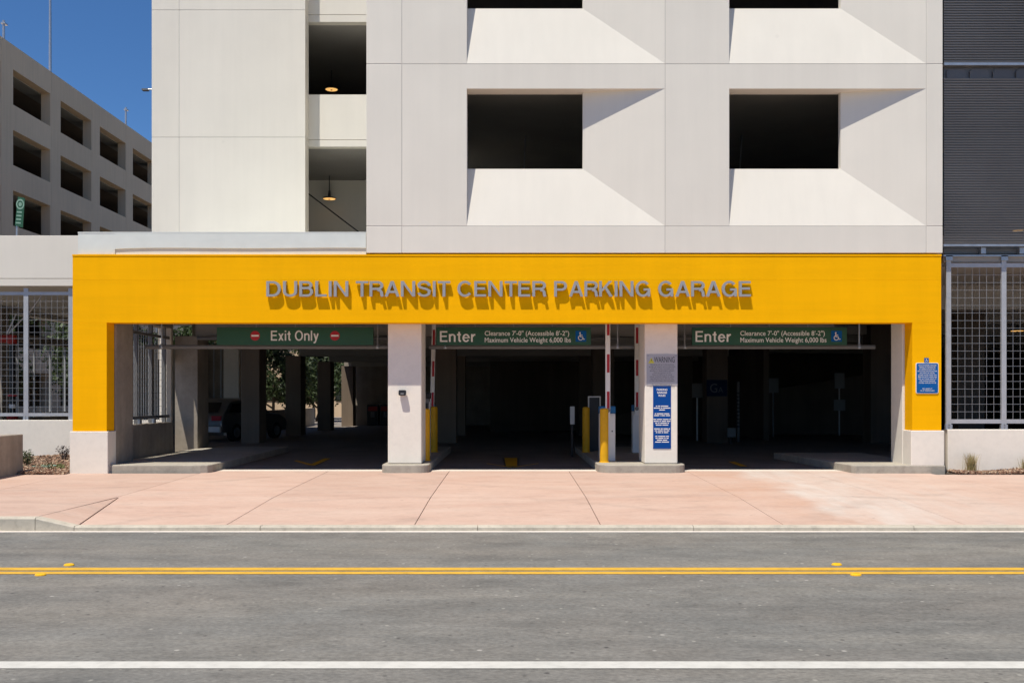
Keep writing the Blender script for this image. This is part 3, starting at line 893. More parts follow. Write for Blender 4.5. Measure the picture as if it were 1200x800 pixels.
# porch flank screen (seen from inside); posts and rails coloured dark to look backlit
for y in (1.9, 2.85, 3.8, 4.75):
    B('screen_post', 'machine_grey', gar, -8.81, -8.73, y - .04, y + .04, .93, 3.30)
for z in (1.08, 3.05):
    B('screen_rail', 'machine_grey', gar, -8.715, -8.67, 1.5, 4.87, z - .035, z + .035)
mb = MB()
for i in range(22): mb.box(-8.858, -8.85, 1.5 + i * .158 - .004, 1.5 + i * .158 + .004, .96, 3.29)
for i in range(14): mb.box(-8.849, -8.841, 1.41, 4.87, 1.0 + i * .165, 1.008 + i * .165)
mb.build('wire_mesh', 'screen_steel', gar)['kind'] = 'stuff'
# foot brackets under the flank screen
for y in (1.9, 2.85, 3.8): B('post_foot', 'galvanised', gar, -8.72, -8.66, y - .06, y + .06, .931, 1.04)

# ---- right wing: low wall, screens, dark corrugated cladding
rw = .22
for a, b in ((X(1110.5, rw), 12.5), (12.5, 16.5), (16.5, 20.5), (20.5, 26)):
    B('low_wall', 'plinth_paint', gar, a + .004, b - .004, rw, rw + .25, -.2, Z(503, rw), .012)
B('low_wall', 'concrete', gar, X(1106, rw) + .002, X(1110.5, rw) + .1, rw + .07, rw + .3, -.2, Z(503, rw) - .01)
rs = X(1178, rw) - X(1113, rw)
xs = [X(1113, rw) + rs * i for i in range(14)]
for i in range(len(xs) - 1):
    screen(gar, xs[i], xs[i + 1], rw + .08, Z(496, rw), Z(308, rw), .158, .05, .085, feet=Z(503, rw) - .005)
    B('post_bracket', 'galvanised', gar, xs[i] - .07, xs[i] + .07, rw + .02, rw + .14, Z(305, rw), Z(299, rw))
B('lintel_beam', 'ceiling_concrete', gar, X(1106, .3), XR, .30, .62, Z(307, .3) + .0, Z(301.5, .3) + .02)
for i, (a, b, y0, m) in enumerate(((300.5, 298.5, .24, 'galvanised'), (297.5, 291.5, .34, 'machine_grey'), (288.5, 286, .10, 'galvanised'))):
    B('cladding_rail', m, gar, X(1105.8, y0), XR, y0, y0 + .08, Z(a, y0), Z(b, y0))
for i in range(30):
    x = X(1150, .3) + i * .80
    B('rail_bracket', 'galvanised', gar, x - .05, x + .05, .20, .338, Z(298, .3), Z(291, .3))
def corrugated(z0, z1, y, name, tilt=0.0):
    mb = MB(); pitch = .0535
    prof = []
    z = z0
    while z < z1:
        prof += [(y, z), (y, z + pitch * .45), (y + .020, z + pitch * .55), (y + .020, z + pitch * .95)]
        z += pitch
    x0, x1 = X(1106, y) , XR
    xs_ = [x0 + (x1 - x0) * i / 6 for i in range(7)]
    n = len(mb.v)
    for q, zz in prof:
        for x in xs_: mb.v.append((x, q, zz))
    for i in range(len(prof) - 1):
        for j in range(6):
            mb.f.append((n + i * 7 + j, n + i * 7 + j + 1, n + (i + 1) * 7 + j + 1, n + (i + 1) * 7 + j))
    o = mb.build(name, 'louvre_dark', gar, fix=False)
    return o
corrugated(Z(284.5, .15), Z(93, .15), .15, 'corrugated_cladding')
corrugated(Z(76, .12), Z(76, .12) + 6.4, .11, 'corrugated_cladding')
B('cladding_rail', 'galvanised', gar, X(1106, .1), XR, .07, .17, Z(77, .1), Z(74, .1))
B('cladding_rail', 'louvre_dark', gar, X(1106, .2), XR, .20, .26, Z(93, .2), Z(77.5, .2))
for i in range(36):
    x = X(1121, .15) + i * .48
    mb = MB()
    pts = [(x - .20, Z(92, .15)), (x + .19, Z(92, .15)), (x + .205, Z(88, .15)), (x + .19, Z(84, .15)), (x + .14, Z(81, .15)), (x - .14, Z(81, .15)), (x - .20, Z(84, .15))]
    mb.prism_xz(pts, .16, .195).build('cladding_clip', 'louvre_dark', gar)

# ------------------------------------------------------------------ raised islands and walkways
def rounded(x0, x1, y0, y1, r, seg=5):
    """x,y outline with rounded front corners"""
    pts = [(x1, y1), (x0, y1)]
    for k in range(seg + 1):
        t = math.pi + math.pi / 2 * k / seg
        pts.append((x0 + r + r * math.cos(t), y0 + r + r * math.sin(t)))
    for k in range(seg + 1):
        t = 1.5 * math.pi + math.pi / 2 * k / seg
        pts.append((x1 - r + r * math.cos(t), y0 + r + r * math.sin(t)))
    return list(reversed(pts))[::-1]
def island(pts, label):
    o = MB().prism(pts, -.15, .16).build('kerb_island', 'kerb_concrete', None, bevel=.02)
    return tag(o, label, 'kerb island', 'raised concrete islands of the entrance lanes')
island(rounded(X(446.5, .1), X(502, .1), .06, 8.0, .22), 'narrow raised concrete island under the column with the black wall lamp')
island(rounded(X(701.5, .1), X(805, .1), .06, 8.0, .34), 'wide raised concrete island under the column with the warning sign')
pl = [(-8.34, .06)] + [(X(235, .08), .06), (X(243, .1), .12), (X(247.5, .2), .28), (-6.24, .6), (-6.34, 8.0), (-8.60, 8.0), (-8.60, 1.41), (-8.28, 1.41)]
island(pl, 'raised concrete walkway at the left edge of the exit lane')
pr = [(X(1107, 0), -.045), (X(1107, 0), .215), (8.795, .215), (8.795, 4.8), (6.60, 4.8), (6.66, 4.5), (X(994, .2), .5), (X(997, .1), .08), (X(1003, 0), -.02)]
island(pr, 'raised concrete walkway at the right edge beside the right plinth')

# ------------------------------------------------------------------ fixed lettering on the portal
let = empty('lettering_sign', (0, .02, Z(347)), 'row of grey metal letters naming the parking garage on the yellow beam', 'sign')
for word, p0, p1 in (('DUBLIN', 312, 408), ('TRANSIT', 417, 527.5), ('CENTER', 536, 640), ('PARKING', 649.5, 762), ('GARAGE', 771.5, 880)):
    yb, yf = -.022, -.088       # back and front of each letter
    lay, wd_ = glyph_layout(word)
    wx0, wx1 = X(p0, yf), X(p1, yf)
    kx = (wx1 - wx0) / wd_
    zb, zt = Z(347.3, yf), Z(329.3, yf)
    for ch, gx in lay:
        mb = MB()
        for k, pl_ in enumerate(glyph_polys(ch)):
            e_ = .00003 * (k % 7)
            area = sum(pl_[i - 1][0] * pl_[i][1] - pl_[i][0] * pl_[i - 1][1] for i in range(len(pl_)))
            if area < 0: pl_ = pl_[::-1]
            mb.prism_xz([(wx0 + (gx + a) * kx, zb + b * (zt - zb)) for a, b in pl_], yf - e_, yb + e_)
        xs_ = [v[0] for v in mb.v]
        mid = (min(xs_) + max(xs_)) / 2
        for zz in (zb + .02, zt - .02):      # stand-off pins into the beam
            v = min((v for v in mb.v if abs(v[2] - zz) < .04), key=lambda q: abs(q[0] - mid))
            mb.tube([(v[0], yb - .01, v[2]), (v[0], .024, v[2])], .007, 6)
        mb.build('letter', 'letter_metal', let, fix=False)

# ------------------------------------------------------------------ hanging lane signs and clearance bars
SY = 1.45
def lane_sign(px0, px1, label):
    z0, z1 = Z(404.2, SY), Z(383.5, SY)
    x0, x1 = X(px0, SY), X(px1, SY)
    e = empty('lane_sign', ((x0 + x1) / 2, SY, z0), label, 'sign', 'green signs hung over the lanes')
    B('sign_board', 'sign_green', e, x0, x1, SY, SY + .05, z0, z1, .004)
    for t in (.25, .5, .75):
        x = x0 + (x1 - x0) * t
        MB().tube([(x, SY + .025, z1 - .003), (x, SY + .025, 3.63)], .008, 6).build('hanger_rod', 'galvanised', e)
    return e
yq = SY - .003
def enter_sign(p0, p1, label):
    e = lane_sign(p0, p1, label)
    s = p0 - 511.5
    glyph_text('Enter', X(515.5 + s, SY), X(557 + s, SY), Z(400.5, SY), Z(387.8, SY), yq, 'sign_white', e)
    text_fit('Clearance 7\'-0" (Accessible 8\'-2")', X(568 + s, SY), X(667 + s, SY), Z(393.2, SY), Z(387.6, SY), yq, 'sign_white', e, bold=.008, ref='C')
    text_fit('Maximum Vehicle Weight 6,000 lbs', X(568 + s, SY), X(669 + s, SY), Z(401.0, SY), Z(395.4, SY), yq, 'sign_white', e, bold=.008, ref='M')
    bq = B('symbol_panel', 'symbol_blue', e, X(674.5 + s, SY), X(687 + s, SY), SY - .006, SY - .0015, Z(400.2, SY), Z(387.5, SY))
    wheelchair((X(674.5 + s, SY) + X(687 + s, SY)) / 2, Z(393.9, SY), .185, SY - .008, bq)
enter_sign(511.5, 692.5, 'green Enter sign with clearance text hung over the middle lane')
enter_sign(811, 992.5, 'green Enter sign with clearance text hung over the right lane')
e = lane_sign(254, 437.5, 'green Exit Only sign with two red no-entry discs')
glyph_text('Exit Only', X(317.5, SY), X(373.5, SY), Z(399.0, SY), Z(387.3, SY), yq, 'sign_white', e)
for p in (299, 392.5):
    o = disc(MB(), X(p, SY), Z(393.3, SY), .105, yq, 30).build('no_entry_disc', 'sign_red', e, fix=False)
    MB().poly([(X(p, SY) + a, yq - .003, Z(393.3, SY) + b) for a, b in ((-.082, -.018), (.082, -.018), (.082, .018), (-.082, .018))]).build('disc_bar', 'sign_white', o, fix=False)
def bar(x0, x1, y, z, label, r=.05):
    e = empty('clearance_bar', ((x0 + x1) / 2, y, z), label, 'bar', 'clearance bars across the lanes')
    MB().tube([(x0, y, z), (x1, y, z)], r, 10).build('pipe', 'machine_grey', e, smooth=True)
    for x in (x0 + .35, x1 - .35):
        MB().tube([(x, y, z), (x, y, 3.63)], .018, 8).build('drop_rod', 'galvanised', e, smooth=True)
        MB().lathe(x, y, [(.05, z - .04), (.06, z), (.03, z + .07)], 10).build('rod_clamp', 'galvanised', e, smooth=True)
zc = Z(406.5, 1.9)
bar(-8.2, -2.66, 1.9, zc, 'grey steel clearance pipe behind the Exit Only sign')
bar(-1.85, 2.72, 1.9, zc, 'grey steel clearance pipe across the middle entrance lane')
bar(3.52, 8.13, 1.9, zc, 'grey steel clearance pipe across the right entrance lane')
for (x0, x1, nm) in ((-8.5, -2.7, 'left'), (-1.8, 2.9, 'middle'), (3.5, 8.7, 'right')):
    o = MB().tube([(x0, 6.6, 3.14), (x1, 6.6, 3.14)], .05, 8).build('ceiling_conduit', 'machine_grey', None, smooth=True)
    tag(o, f'grey conduit running under the ceiling beam of the {nm} lane', 'conduit', 'conduits under the ceiling beam')

# ------------------------------------------------------------------ notices on the columns
wy0 = PY - .010
wz0, wz1, wx0, wx1 = Z(451.2, PY), Z(415, PY), X(757.8, PY), X(793.8, PY)
e = empty('warning_sign', ((wx0 + wx1) / 2, wy0, wz0), 'grey WARNING notice with yellow triangle on the white column', 'sign')
B('sign_plate', 'sign_grey', e, wx0, wx1, wy0, PY - .001, wz0, wz1)
tx, tz = X(763.2, PY), Z(422.3, PY)
o = MB().poly([(tx - .066, wy0 - .002, tz - .058), (tx + .066, wy0 - .002, tz - .058), (tx, wy0 - .002, tz + .060)]).build('warning_triangle', 'sign_amber', e, fix=False)
MB().poly([(tx - .006, wy0 - .004, tz - .012), (tx + .006, wy0 - .004, tz - .012), (tx + .006, wy0 - .004, tz + .022), (tx - .006, wy0 - .004, tz + .022)]).build('exclamation_mark', 'sign_black', o, fix=False)
text_fit('WARNING', X(766.3, PY), X(790.5, PY), Z(424.6, PY), Z(418.0, PY), wy0 - .002, 'sign_black', e, bold=.0)
text_lines(['Breathing the air in this parking', 'garage can expose you to chemicals', 'including carbon monoxide and', 'gasoline or diesel engine exhaust,', 'which are known to the', 'State of California to cause', 'cancer and birth defects or other', 'reproductive harm. Do not stay', 'in this area longer than necessary.', '', 'For more information go to', 'www.P65Warnings.ca.gov/parking'],
           (wx0 + wx1) / 2, Z(426.3, PY), .026, .0418, .58, wy0 - .002, 'sign_black', e)
MB().tube([(wx0 + .03, wy0 - .006, wz1 - .03), (wx0 + .03, wy0, wz1 - .03)], .008, 8).build('screw', 'machine_grey', e)
MB().tube([(wx1 - .03, wy0 - .006, wz1 - .03), (wx1 - .03, wy0, wz1 - .03)], .008, 8).build('screw', 'machine_grey', e)
bz0, bz1, bx0, bx1 = Z(525.5, PY), Z(452, PY), X(765.3, PY), X(786.2, PY)
e = empty('rules_sign', ((bx0 + bx1) / 2, wy0, bz0), 'tall blue parking garage rules sign with white print on the column', 'sign')
B('sign_plate', 'sign_blue', e, bx0, bx1, wy0, PY - .001, bz0, bz1)
text_lines(['PARKING', 'GARAGE', 'RULES'], (bx0 + bx1) / 2, Z(455.2, PY), .042, .061, .22, wy0 - .002, 'sign_white', e, bold=.02)
# small print too fine to read in the photograph: one part per line, a bar for each word
for i, words in enumerate(((2, 3, 10), (9, 2, 10), (8,), (), (2, 9, 7), (7, 1, 5, 6), (), (4, 7, 8, 2), (7, 2, 6, 5), (3, 2, 9, 2), (8, 8), (), (8, 3, 6, 2), (3, 7, 3, 4), (2, 4, 2, 6), (), (3, 10, 4), (3, 7, 2, 3), (7, 6), (8, 10))):
    if not words: continue
    cw = .0152; tot = (sum(words) + len(words) - 1) * cw
    mb = MB(); x = (bx0 + bx1) / 2 - tot / 2; zt_ = Z(475.0, PY) - i * .0395
    for w in words:
        mb.poly([(x, wy0 - .002, zt_ - .021), (x + w * cw, wy0 - .002, zt_ - .021), (x + w * cw, wy0 - .002, zt_ - .003), (x, wy0 - .002, zt_ - .003)])
        x += (w + 1) * cw
    mb.build('print_line', 'sign_white', e, fix=False)['kind'] = 'stuff'
# tow-away notice on the right yellow leg
rx0, rx1, rz0, rz1 = X(1073), X(1099.5), Z(461), Z(425)
e = empty('towing_notice', ((rx0 + rx1) / 2, 0, rz0), 'blue disabled parking notice with white print on the right yellow leg', 'sign')
def rrect(x0, x1, z0, z1, r, n=4):
    pts = []
    for cx, cz, a in ((x1 - r, z1 - r, 0), (x0 + r, z1 - r, 90), (x0 + r, z0 + r, 180), (x1 - r, z0 + r, 270)):
        for k in range(n + 1):
            t = math.radians(a + 90 * k / n); pts.append((cx + r * math.cos(t), cz + r * math.sin(t)))
    return pts[::-1]
MB().prism_xz(rrect(rx0, rx1, rz0, rz1, .035), -.016, -.001).build('white_border', 'sign_white', e)
MB().prism_xz(rrect(rx0 + .012, rx1 - .012, rz0 + .012, rz1 - .012, .028), -.020, -.0165).build('sign_plate', 'symbol_blue', e)
text_lines(['UNAUTHORIZED VEHICLES', 'PARKED IN DESIGNATED', 'ACCESSIBLE SPACES NOT', 'DISPLAYING DISTINGUISHING', 'PLACARDS OR SPECIAL', 'LICENSE PLATES ISSUED FOR', 'PERSONS WITH DISABILITIES', 'WILL BE TOWED AWAY AT', 'THE OWNER\'S EXPENSE.', 'TOWED VEHICLES MAY BE', '', '', 'RECLAIMED AT', 'OR BY TELEPHONING'],
           (rx0 + rx1) / 2, Z(427.2), .023, .0402, .40, -.022, 'sign_white', e, bold=.008)
o = B('symbol_panel', 'symbol_blue', e, X(1083), X(1088), -.018, -.001, Z(424.9), Z(419.3))
wheelchair(X(1085.4), Z(422.1), .07, -.02, o)
# black wall lamp on the first column
lx, lz_ = X(472, PY), Z(460.5, PY)
e = empty('wall_lamp', (lx, PY, lz_ - .06), 'small black wall lamp on the column beside the exit lane', 'lamp')
MB().box(lx - .055, lx + .055, PY - .03, PY - .001, lz_ - .05, lz_ + .05).build('back_plate', 'black_plastic', e, bevel=.008)
MB().prism_xz(rrect(lx - .078, lx + .078, lz_ - .05, lz_ + .065, .03), PY - .12, PY - .032).build('housing', 'black_plastic', e, bevel=.008)
MB().prism_xz(rrect(lx - .035, lx + .035, lz_ - .03, lz_ + .005, .012), PY - .125, PY - .121).build('lens', 'machine_grey', e)

# ------------------------------------------------------------------ lane equipment
def bollard(x, y, z0, h, label):
    e = empty('bollard', (x, y, z0), label, 'bollard', 'yellow bollards on the islands')
    MB().lathe(x, y, [(.092, z0), (.092, z0 + h - .05), (.086, z0 + h - .02), (.06, z0 + h - .004), (.01, z0 + h)], 20).build('post', 'bollard_yellow', e, smooth=True)
    MB().lathe(x, y, [(.11, z0), (.108, z0 + .012), (.095, z0 + .02)], 20).build('base_collar', 'bollard_yellow', e, smooth=True)
bollard(X(708, .92), .92, .16, 1.16, 'yellow bollard at the front of the wide island, lower part in sun')
bollard(X(686.7, 4.9), 4.9, .16, 1.15, 'yellow bollard farther back on the wide island beside the ticket machine')
bollard(X(499.0, 1.5), 1.5, .16, 1.15, 'yellow bollard just behind the column with the black wall lamp')
bollard(X(508.7, 5.0), 5.0, .16, 1.16, 'farther yellow bollard on the narrow island')
def barrier(x, y, label, lean=0.0, shift=0.0):
    e = empty('barrier_gate', (x, y, .16), label, 'barrier', 'raised barrier gates')
    w = .17
    B('cabinet', 'cabinet_white', e, x - w, x + w, y - .14, y + .14, .16, 1.20, .012)
    hd = B('cabinet_head', 'cabinet_blue', e, x - w - .008, x + w + .008, y - .15, y + .15, 1.203, 1.36, .02)
    MB().lathe(x + .10, y - .145, [(.012, .8), (.012, .83)], 8).build('door_lock', 'black_plastic', e)
    ax = x + shift
    yy = y - .19
    MB().tube([(ax, y - .14, 1.27), (ax, yy - .03, 1.27)], .05, 12).build('arm_hub', 'machine_grey', hd, smooth=True)
    L = 3.44
    def seg(za, zb): 
        xa_, xb_ = ax + lean * (za - 1.2), ax + lean * (zb - 1.2)
        return [(xa_ - .052, za), (xa_ + .052, za), (xb_ + .052, zb), (xb_ - .052, zb)]
    arm = MB().prism_xz(seg(1.10, L), yy - .025, yy + .025).build('arm', 'sign_white', e, bevel=.006)
    z = 1.28
    while z < L - .3:
        s_ = seg(z, min(z + .40, L - .02))
        s_ = [(s_[0][0] + .03, s_[0][1]), (s_[1][0] - .014, s_[1][1]), (s_[2][0] - .014, s_[2][1]), (s_[3][0] + .03, s_[3][1])]
        MB().poly([(a, yy - .027, b) for a, b in s_]).build('red_stripe', 'sign_red', arm, fix=False)
        z += .81
barrier(X(711.3, 1.45), 1.45, 'raised red and white barrier arm with cabinet behind the front bollard')
barrier(X(748.5, 4.8), 4.8, 'raised red and white barrier arm just left of the warning sign column', shift=-.075)
barrier(X(502.5, 5.7), 5.7, 'raised red and white barrier arm right of the black lamp column', lean=.022, shift=.10)
def machine(x, y, w, d, h, label, kind):
    e = empty('ticket_machine', (x, y, .16), label, 'machine', 'lane ticket machines')
    if kind == 'frame':
        B('body', 'machine_dark', e, x - w / 2, x + w / 2, y - d / 2, y + d / 2, .16, .16 + h, .01)
        for s_ in (-1, 1):
            B('edge_trim', 'sign_white', e, x + s_ * (w / 2 - .012) - .014, x + s_ * (w / 2 - .012) + .014, y - d / 2 - .012, y - d / 2 - .001, .17, .16 + h)
        B('edge_trim', 'sign_white', e, x - w / 2 + .026, x + w / 2 - .026, y - d / 2 - .012, y - d / 2 - .001, .16 + h - .03, .16 + h)
    else:
        B('body', 'machine_grey', e, x - w / 2, x + w / 2, y - d / 2, y + d / 2, .16, .16 + h - .14, .01)
        B('hood', 'black_plastic', e, x - w / 2 - .02, x + w / 2 + .02, y - d / 2 - .06, y + d / 2 + .02, .16 + h - .14, .16 + h, .02)
        B('screen_panel', 'machine_dark', e, x - w / 2 + .03, x + w / 2 - .03, y - d / 2 - .006, y - d / 2 - .001, 1.05, 1.42)
        B('side_panel', 'cabinet_white', e, x + w / 2 + .001, x + w / 2 + .012, y - d / 2, y + d / 2 - .02, .2, 1.45)
machine(X(696, 5.6), 5.6, .32, .30, 1.42, 'dark ticket machine with white edges beside the rear yellow bollard', 'frame')
machine(X(496.5, 2.6), 2.6, .28, .30, 1.50, 'ticket machine with black hood hidden behind the lamp column bollard', 'hood')
# card reader plate on a post
e = empty('card_reader', (X(670.5, 5.6), 5.6, 0), 'small pale card reader plate on a dark post beside the middle lane', 'card reader')
MB().tube([(X(670.5, 5.6), 5.66, 0), (X(670.5, 5.6), 5.66, 1.25)], .035, 8).build('post', 'machine_dark', e, smooth=True)
B('reader_plate', 'cabinet_white', e, X(668, 5.6), X(673.3, 5.6), 5.58, 5.62, Z(497, 5.6), Z(476, 5.6), .006)
# sign posts, column sign, delineator and call box deep in the right lane
def sign_post(px, y, plates, label):
    x = X(px, y)
    e = empty('sign_post', (x, y, 0), label, 'sign', 'sign posts deep in the garage')
    MB().tube([(x, y, 0), (x, y, Z(plates[0][0], y))], .03, 8).build('post', 'galvanised', e, smooth=True)
    for (t, b, w) in plates:
        B('sign_plate', 'machine_grey', e, x - w / 2, x + w / 2, y - .05, y - .03, Z(b, y), Z(t, y))
sign_post(817, 15.5, [(449, 466, .38)], 'sign post left of the column with the blue zone sign')
sign_post(906, 19, [(443, 460, .40)], 'single plate sign post in the middle of the dark right lane')
sign_post(983.5, 20.5, [(437, 455, .40), (468, 481, .46)], 'sign post with two plates near the right of the dark lane')
yc = 13.58
e = empty('zone_sign', (X(840, yc), yc, Z(464, yc)), 'blue zone sign reading GA on an inner column, coloured dark as in shade', 'sign')
B('sign_plate', 'sign_blue_shaded', e, X(828, yc), X(852, yc), yc - .012, yc + .018, Z(464, yc), Z(445, yc))
text_fit('G', X(832, yc), X(840.5, yc), Z(459.8, yc), Z(449.3, yc), yc - .015, 'sign_print_shaded', e)
text_fit('A', X(841.5, yc), X(847.5, yc), Z(459.8, yc), Z(453.5, yc), yc - .015, 'sign_print_shaded', e)
yd = 15
e = empty('marker_post', (X(865, yd), yd, 0), 'pale striped marker post beside the blue zone sign column', 'post')
MB().tube([(X(865, yd), yd, 0), (X(865, yd), yd, Z(447, yd))], .05, 10).build('post', 'machine_grey', e, smooth=True)  # post coloured darker to stand for the shade of the lane
for k in range(10): MB().lathe(X(865, yd), yd, [(.054, .5 + k * .13), (.054, .55 + k * .13)], 10).build('dark_band', 'machine_dark', e, smooth=True)
yd = 13.2
e = empty('call_box', (X(856.5, yd), yd, 0), 'small pale call box on a short post right of the inner column', 'box')
MB().tube([(X(856.5, yd), yd, 0), (X(856.5, yd), yd, Z(503, yd))], .04, 8).build('post', 'machine_dark', e, smooth=True)
B('housing', 'machine_grey', e, X(851.5, yd), X(861.5, yd), yd - .14, yd - .041, Z(512, yd), Z(501, yd), .02)
# bins against the far wall
for k, (p0, p1) in enumerate(((431, 444), (446, 458))):
    y = 35.2
    e = empty('pay_station', ((X(p0, y) + X(p1, y)) / 2, y, 0), ['dark pay station at the left against the far end wall', 'dark pay station half hidden by the lamp column at the far wall'][k], 'machine', 'pay stations at the far wall')
    B('body', 'machine_dark', e, X(p0, y), X(p1, y), y - .3, y + .3, 0, Z(474, y), .02)
    B('front_panel', 'pipe_red', e, X(p0, y) + .05, X(p1, y) - .05, y - .312, y - .301, .8, Z(476, y))
    B('keypad', 'machine_grey', e, X(p0, y) + .2, X(p1, y) - .2, y - .312, y - .301, .45, .75)

# pendant lamps in the stair bay and behind the right-hand screens
def pendant(px, py, z, label, ztop, arm=True):
    y = (z - EYE) * 1200 / (HOR - py) - D0
    x = X(px, y)
    e = empty('pendant_lamp', (x, y, z), label, 'lamp', 'lit pendant lamps under the garage ceilings')
    MB().lathe(x, y, [(.20, z + .012), (.21, z + .03), (.15, z + .06), (.05, z + .09), (.03, z + .26)], 20).build('shade', 'machine_dark', e, smooth=True)
    MB().lathe(x, y, [(.17, z), (.185, z + .01)], 20).build('lamp_disc', 'lamp_glow', e, smooth=True)
    MB().lathe(x, y, [(.03, z - .012), (.035, z - .001)], 10).build('centre_cap', 'machine_dark', e, smooth=True)
    MB().tube([(x, y, z + .25), (x, y, ztop)], .016, 6).build('stem', 'machine_dark', e)
    return x, y
x, y = pendant(388.5, 105.5, 11.0, 'lit pendant lamp in the upper opening of the stair bay', 11.61)
x, y = pendant(386, 233.5, 7.55, 'lit pendant lamp in the lower opening of the stair bay', 8.27)
pendant(1193, 270.5, 7.55, 'lit pendant lamp glimpsed through the dark corrugated cladding', 8.27)
pendant(1192, 388, 3.55, 'lit pendant lamp behind the steel screens of the right wing', 4.31)
o = MB().tube([(-6.55, 8.6, 8.15), (-6.5, 8.6, 7.9), (-4.2, 8.6, 6.15), (-4.15, 8.6, 6.4)], .022, 6).build('sprinkler_pipe', 'machine_dark', None)
tag(o, 'thin dark pipe slanting across the lower opening of the stair bay', 'pipe')
for (pa, pb, lab) in (((616, 152), (612, 199), 'thin pipe hanging in the dark left window opening'), ((870, 152), (862, 199), 'thin pipe hanging in the dark right window opening')):
    yy = 5.2
    o = MB().tube([(X(pa[0], yy), yy, 8.27), (X(pa[0], yy), yy, Z(pa[1], yy)), (X(pb[0], yy), yy - .2, Z(pb[1], yy) - 1.0)], .018, 6).build('drain_pipe', 'galvanised', None)
    tag(o, lab, 'pipe', 'thin pipes inside the window openings')

# ------------------------------------------------------------------ far parking structure on the left (seen edge-on, in shade)
FX = -27.3
far = empty('far_garage', (FX - 10, 50, 0), 'older tan concrete parking structure receding behind the white wing at the left', 'building')
bay = .216 * 27.3
def fd(px): return 27.3 * 1200 / (600 - px) - D0        # y of a photo column on the plane x = FX
yj = [fd(60) + bay * i for i in range(-2, 7)]
zo = [Z(0, 0)] 
tops = [EYE + (HOR - p) / 586 * 27.3 for p in (80.5, 151, 222.5)]
fh = (tops[0] - tops[2]) / 2
roofz = EYE + .705 * 27.3
floors = [tops[0] - fh * i for i in range(6)]
oh = 1.93
pier = 1.25
T = .55
for i in range(len(yj) - 1):
    y0, y1 = yj[i] + .012, yj[i + 1] - .012
    mb = MB()
    mb.box(FX - T, FX, y0, y0 + pier, 0, roofz)
    mb.box(FX - T, FX, y1 - .10, y1, 0, roofz)
    zprev = roofz
    for t in floors:
        mb.box(FX - T, FX - .0, y0 + pier, y1 - .10, t, zprev)
        zprev = t - oh
    mb.box(FX - T, FX, y0 + pier, y1 - .10, 0, zprev)
    mb.build('wall_panel', 'far_concrete', far)
    for t in floors:
        B('edge_beam', 'ceiling_concrete', far, FX - 1.5, FX - T - .01, y0, y1, t - .04, t + .25)
for t in floors:
    B('floor_slab', 'garage_wall', far, FX - 22, FX - 1.51, yj[0], yj[-1], t - .02, t + .2)
    B('partition_wall', 'garage_wall', far, FX - 9, FX - 8.7, yj[0], yj[-1], t - fh + .21, t - .03)
B('roof', 'far_concrete', far, FX - 22, FX - T - .01, yj[0], yj[-1], roofz - .6, roofz - .35)
for yy in (yj[0] - .3, yj[-1] + .02): B('end_wall', 'far_concrete', far, FX - 22, FX - .01, yy, yy + .28, 0, roofz)
# lamps and posts on its roof
e = empty('light_pole', (FX - .06, yj[2] + .1, roofz), 'tall slim grey light pole standing on the far garage roof', 'light pole')
MB().tube([(FX - .06, yj[2], roofz - .02), (FX - .06, yj[2], roofz + 7.5)], [.085, .055], 10).build('pole', 'galvanised', e, smooth=True)
MB().box(FX - .5, FX - .1, yj[2] - .3, yj[2] + .3, roofz + 7.5, roofz + 7.65).build('lamp_head', 'machine_grey', e)
for (yy, h, lab) in ((yj[1] + .35, 1.0, 'short roof post at the extreme left end of the far garage parapet'), (yj[4] + .1, 1.25, 'short roof lamp post farther along the far garage parapet near the white tower')):
    e = empty('roof_post', (FX - .06, yy, roofz), lab, 'post', 'short posts on the far roof')
    MB().tube([(FX - .06, yy, roofz - .02), (FX - .06, yy, roofz + h)], .07, 8).build('post', 'galvanised', e, smooth=True)
    MB().box(FX - .17, FX + .05, yy - .1, yy + .25, roofz + h - .2, roofz + h - .12).build('lamp_head', 'galvanised', e)
yy = 40
e = empty('light_pole', (X(184, yy), yy, 0), 'lamp arm poking out beside the left edge of the white tower', 'light pole')
MB().tube([(X(184, yy), yy, 0), (X(184, yy), yy, Z(103, yy))], [.12, .07], 10).build('pole', 'galvanised', e, smooth=True)
MB().tube([(X(184, yy), yy, Z(105, yy)), (X(172, yy), yy, Z(105, yy))], .05, 8).build('arm', 'galvanised', e, smooth=True)
B('lamp_head', 'machine_grey', e, X(167, yy), X(174, yy), yy - .15, yy + .15, Z(106.6, yy), Z(104.6, yy))

# green sign leaning on a post behind the wing
yy = 7.4
zt0 = zf0 + .6
e = empty('route_sign', (X(19.5, yy), yy, zt0), 'green tilted sign with white ring symbol above the white wing wall', 'sign')
MB().tube([(X(19.3, yy), yy, zt0 - .01), (X(20.2, yy), yy, Z(262, yy))], .03, 8).build('post', 'galvanised', e, smooth=True)
q = [(18.4, 264.6), (27.5, 267.0), (30.0, 232.5), (22.0, 230.8)]
MB().prism_xz([(X(a, yy), Z(b, yy)) for a, b in q], yy - .05, yy - .03).build('sign_plate', 'sign_green', e)
cx, cz = X(24.7, yy), Z(239.8, yy)
mb = MB(); disc(mb, 0, 0, .145, 0, 26, .10); disc(mb, 0, 0, .06, 0, 16)
mb.v = [(cx + a * .78, yy - .054, cz + c) for a, b, c in mb.v]
mb.build('ring_symbol', 'lid_green', e, fix=False)['kind'] = 'stuff'
for k in range(4):
    pxs = 23.8 - k * .45; pys = 249 + k * 4.2
    MB().poly([(X(pxs + a, yy), yy - .054, Z(pys + b, yy)) for a, b in ((-2.9, .7), (2.9, 1.1), (2.9, -.7), (-2.9, -1.1))]).build('print_line', 'lid_green', e, fix=False)

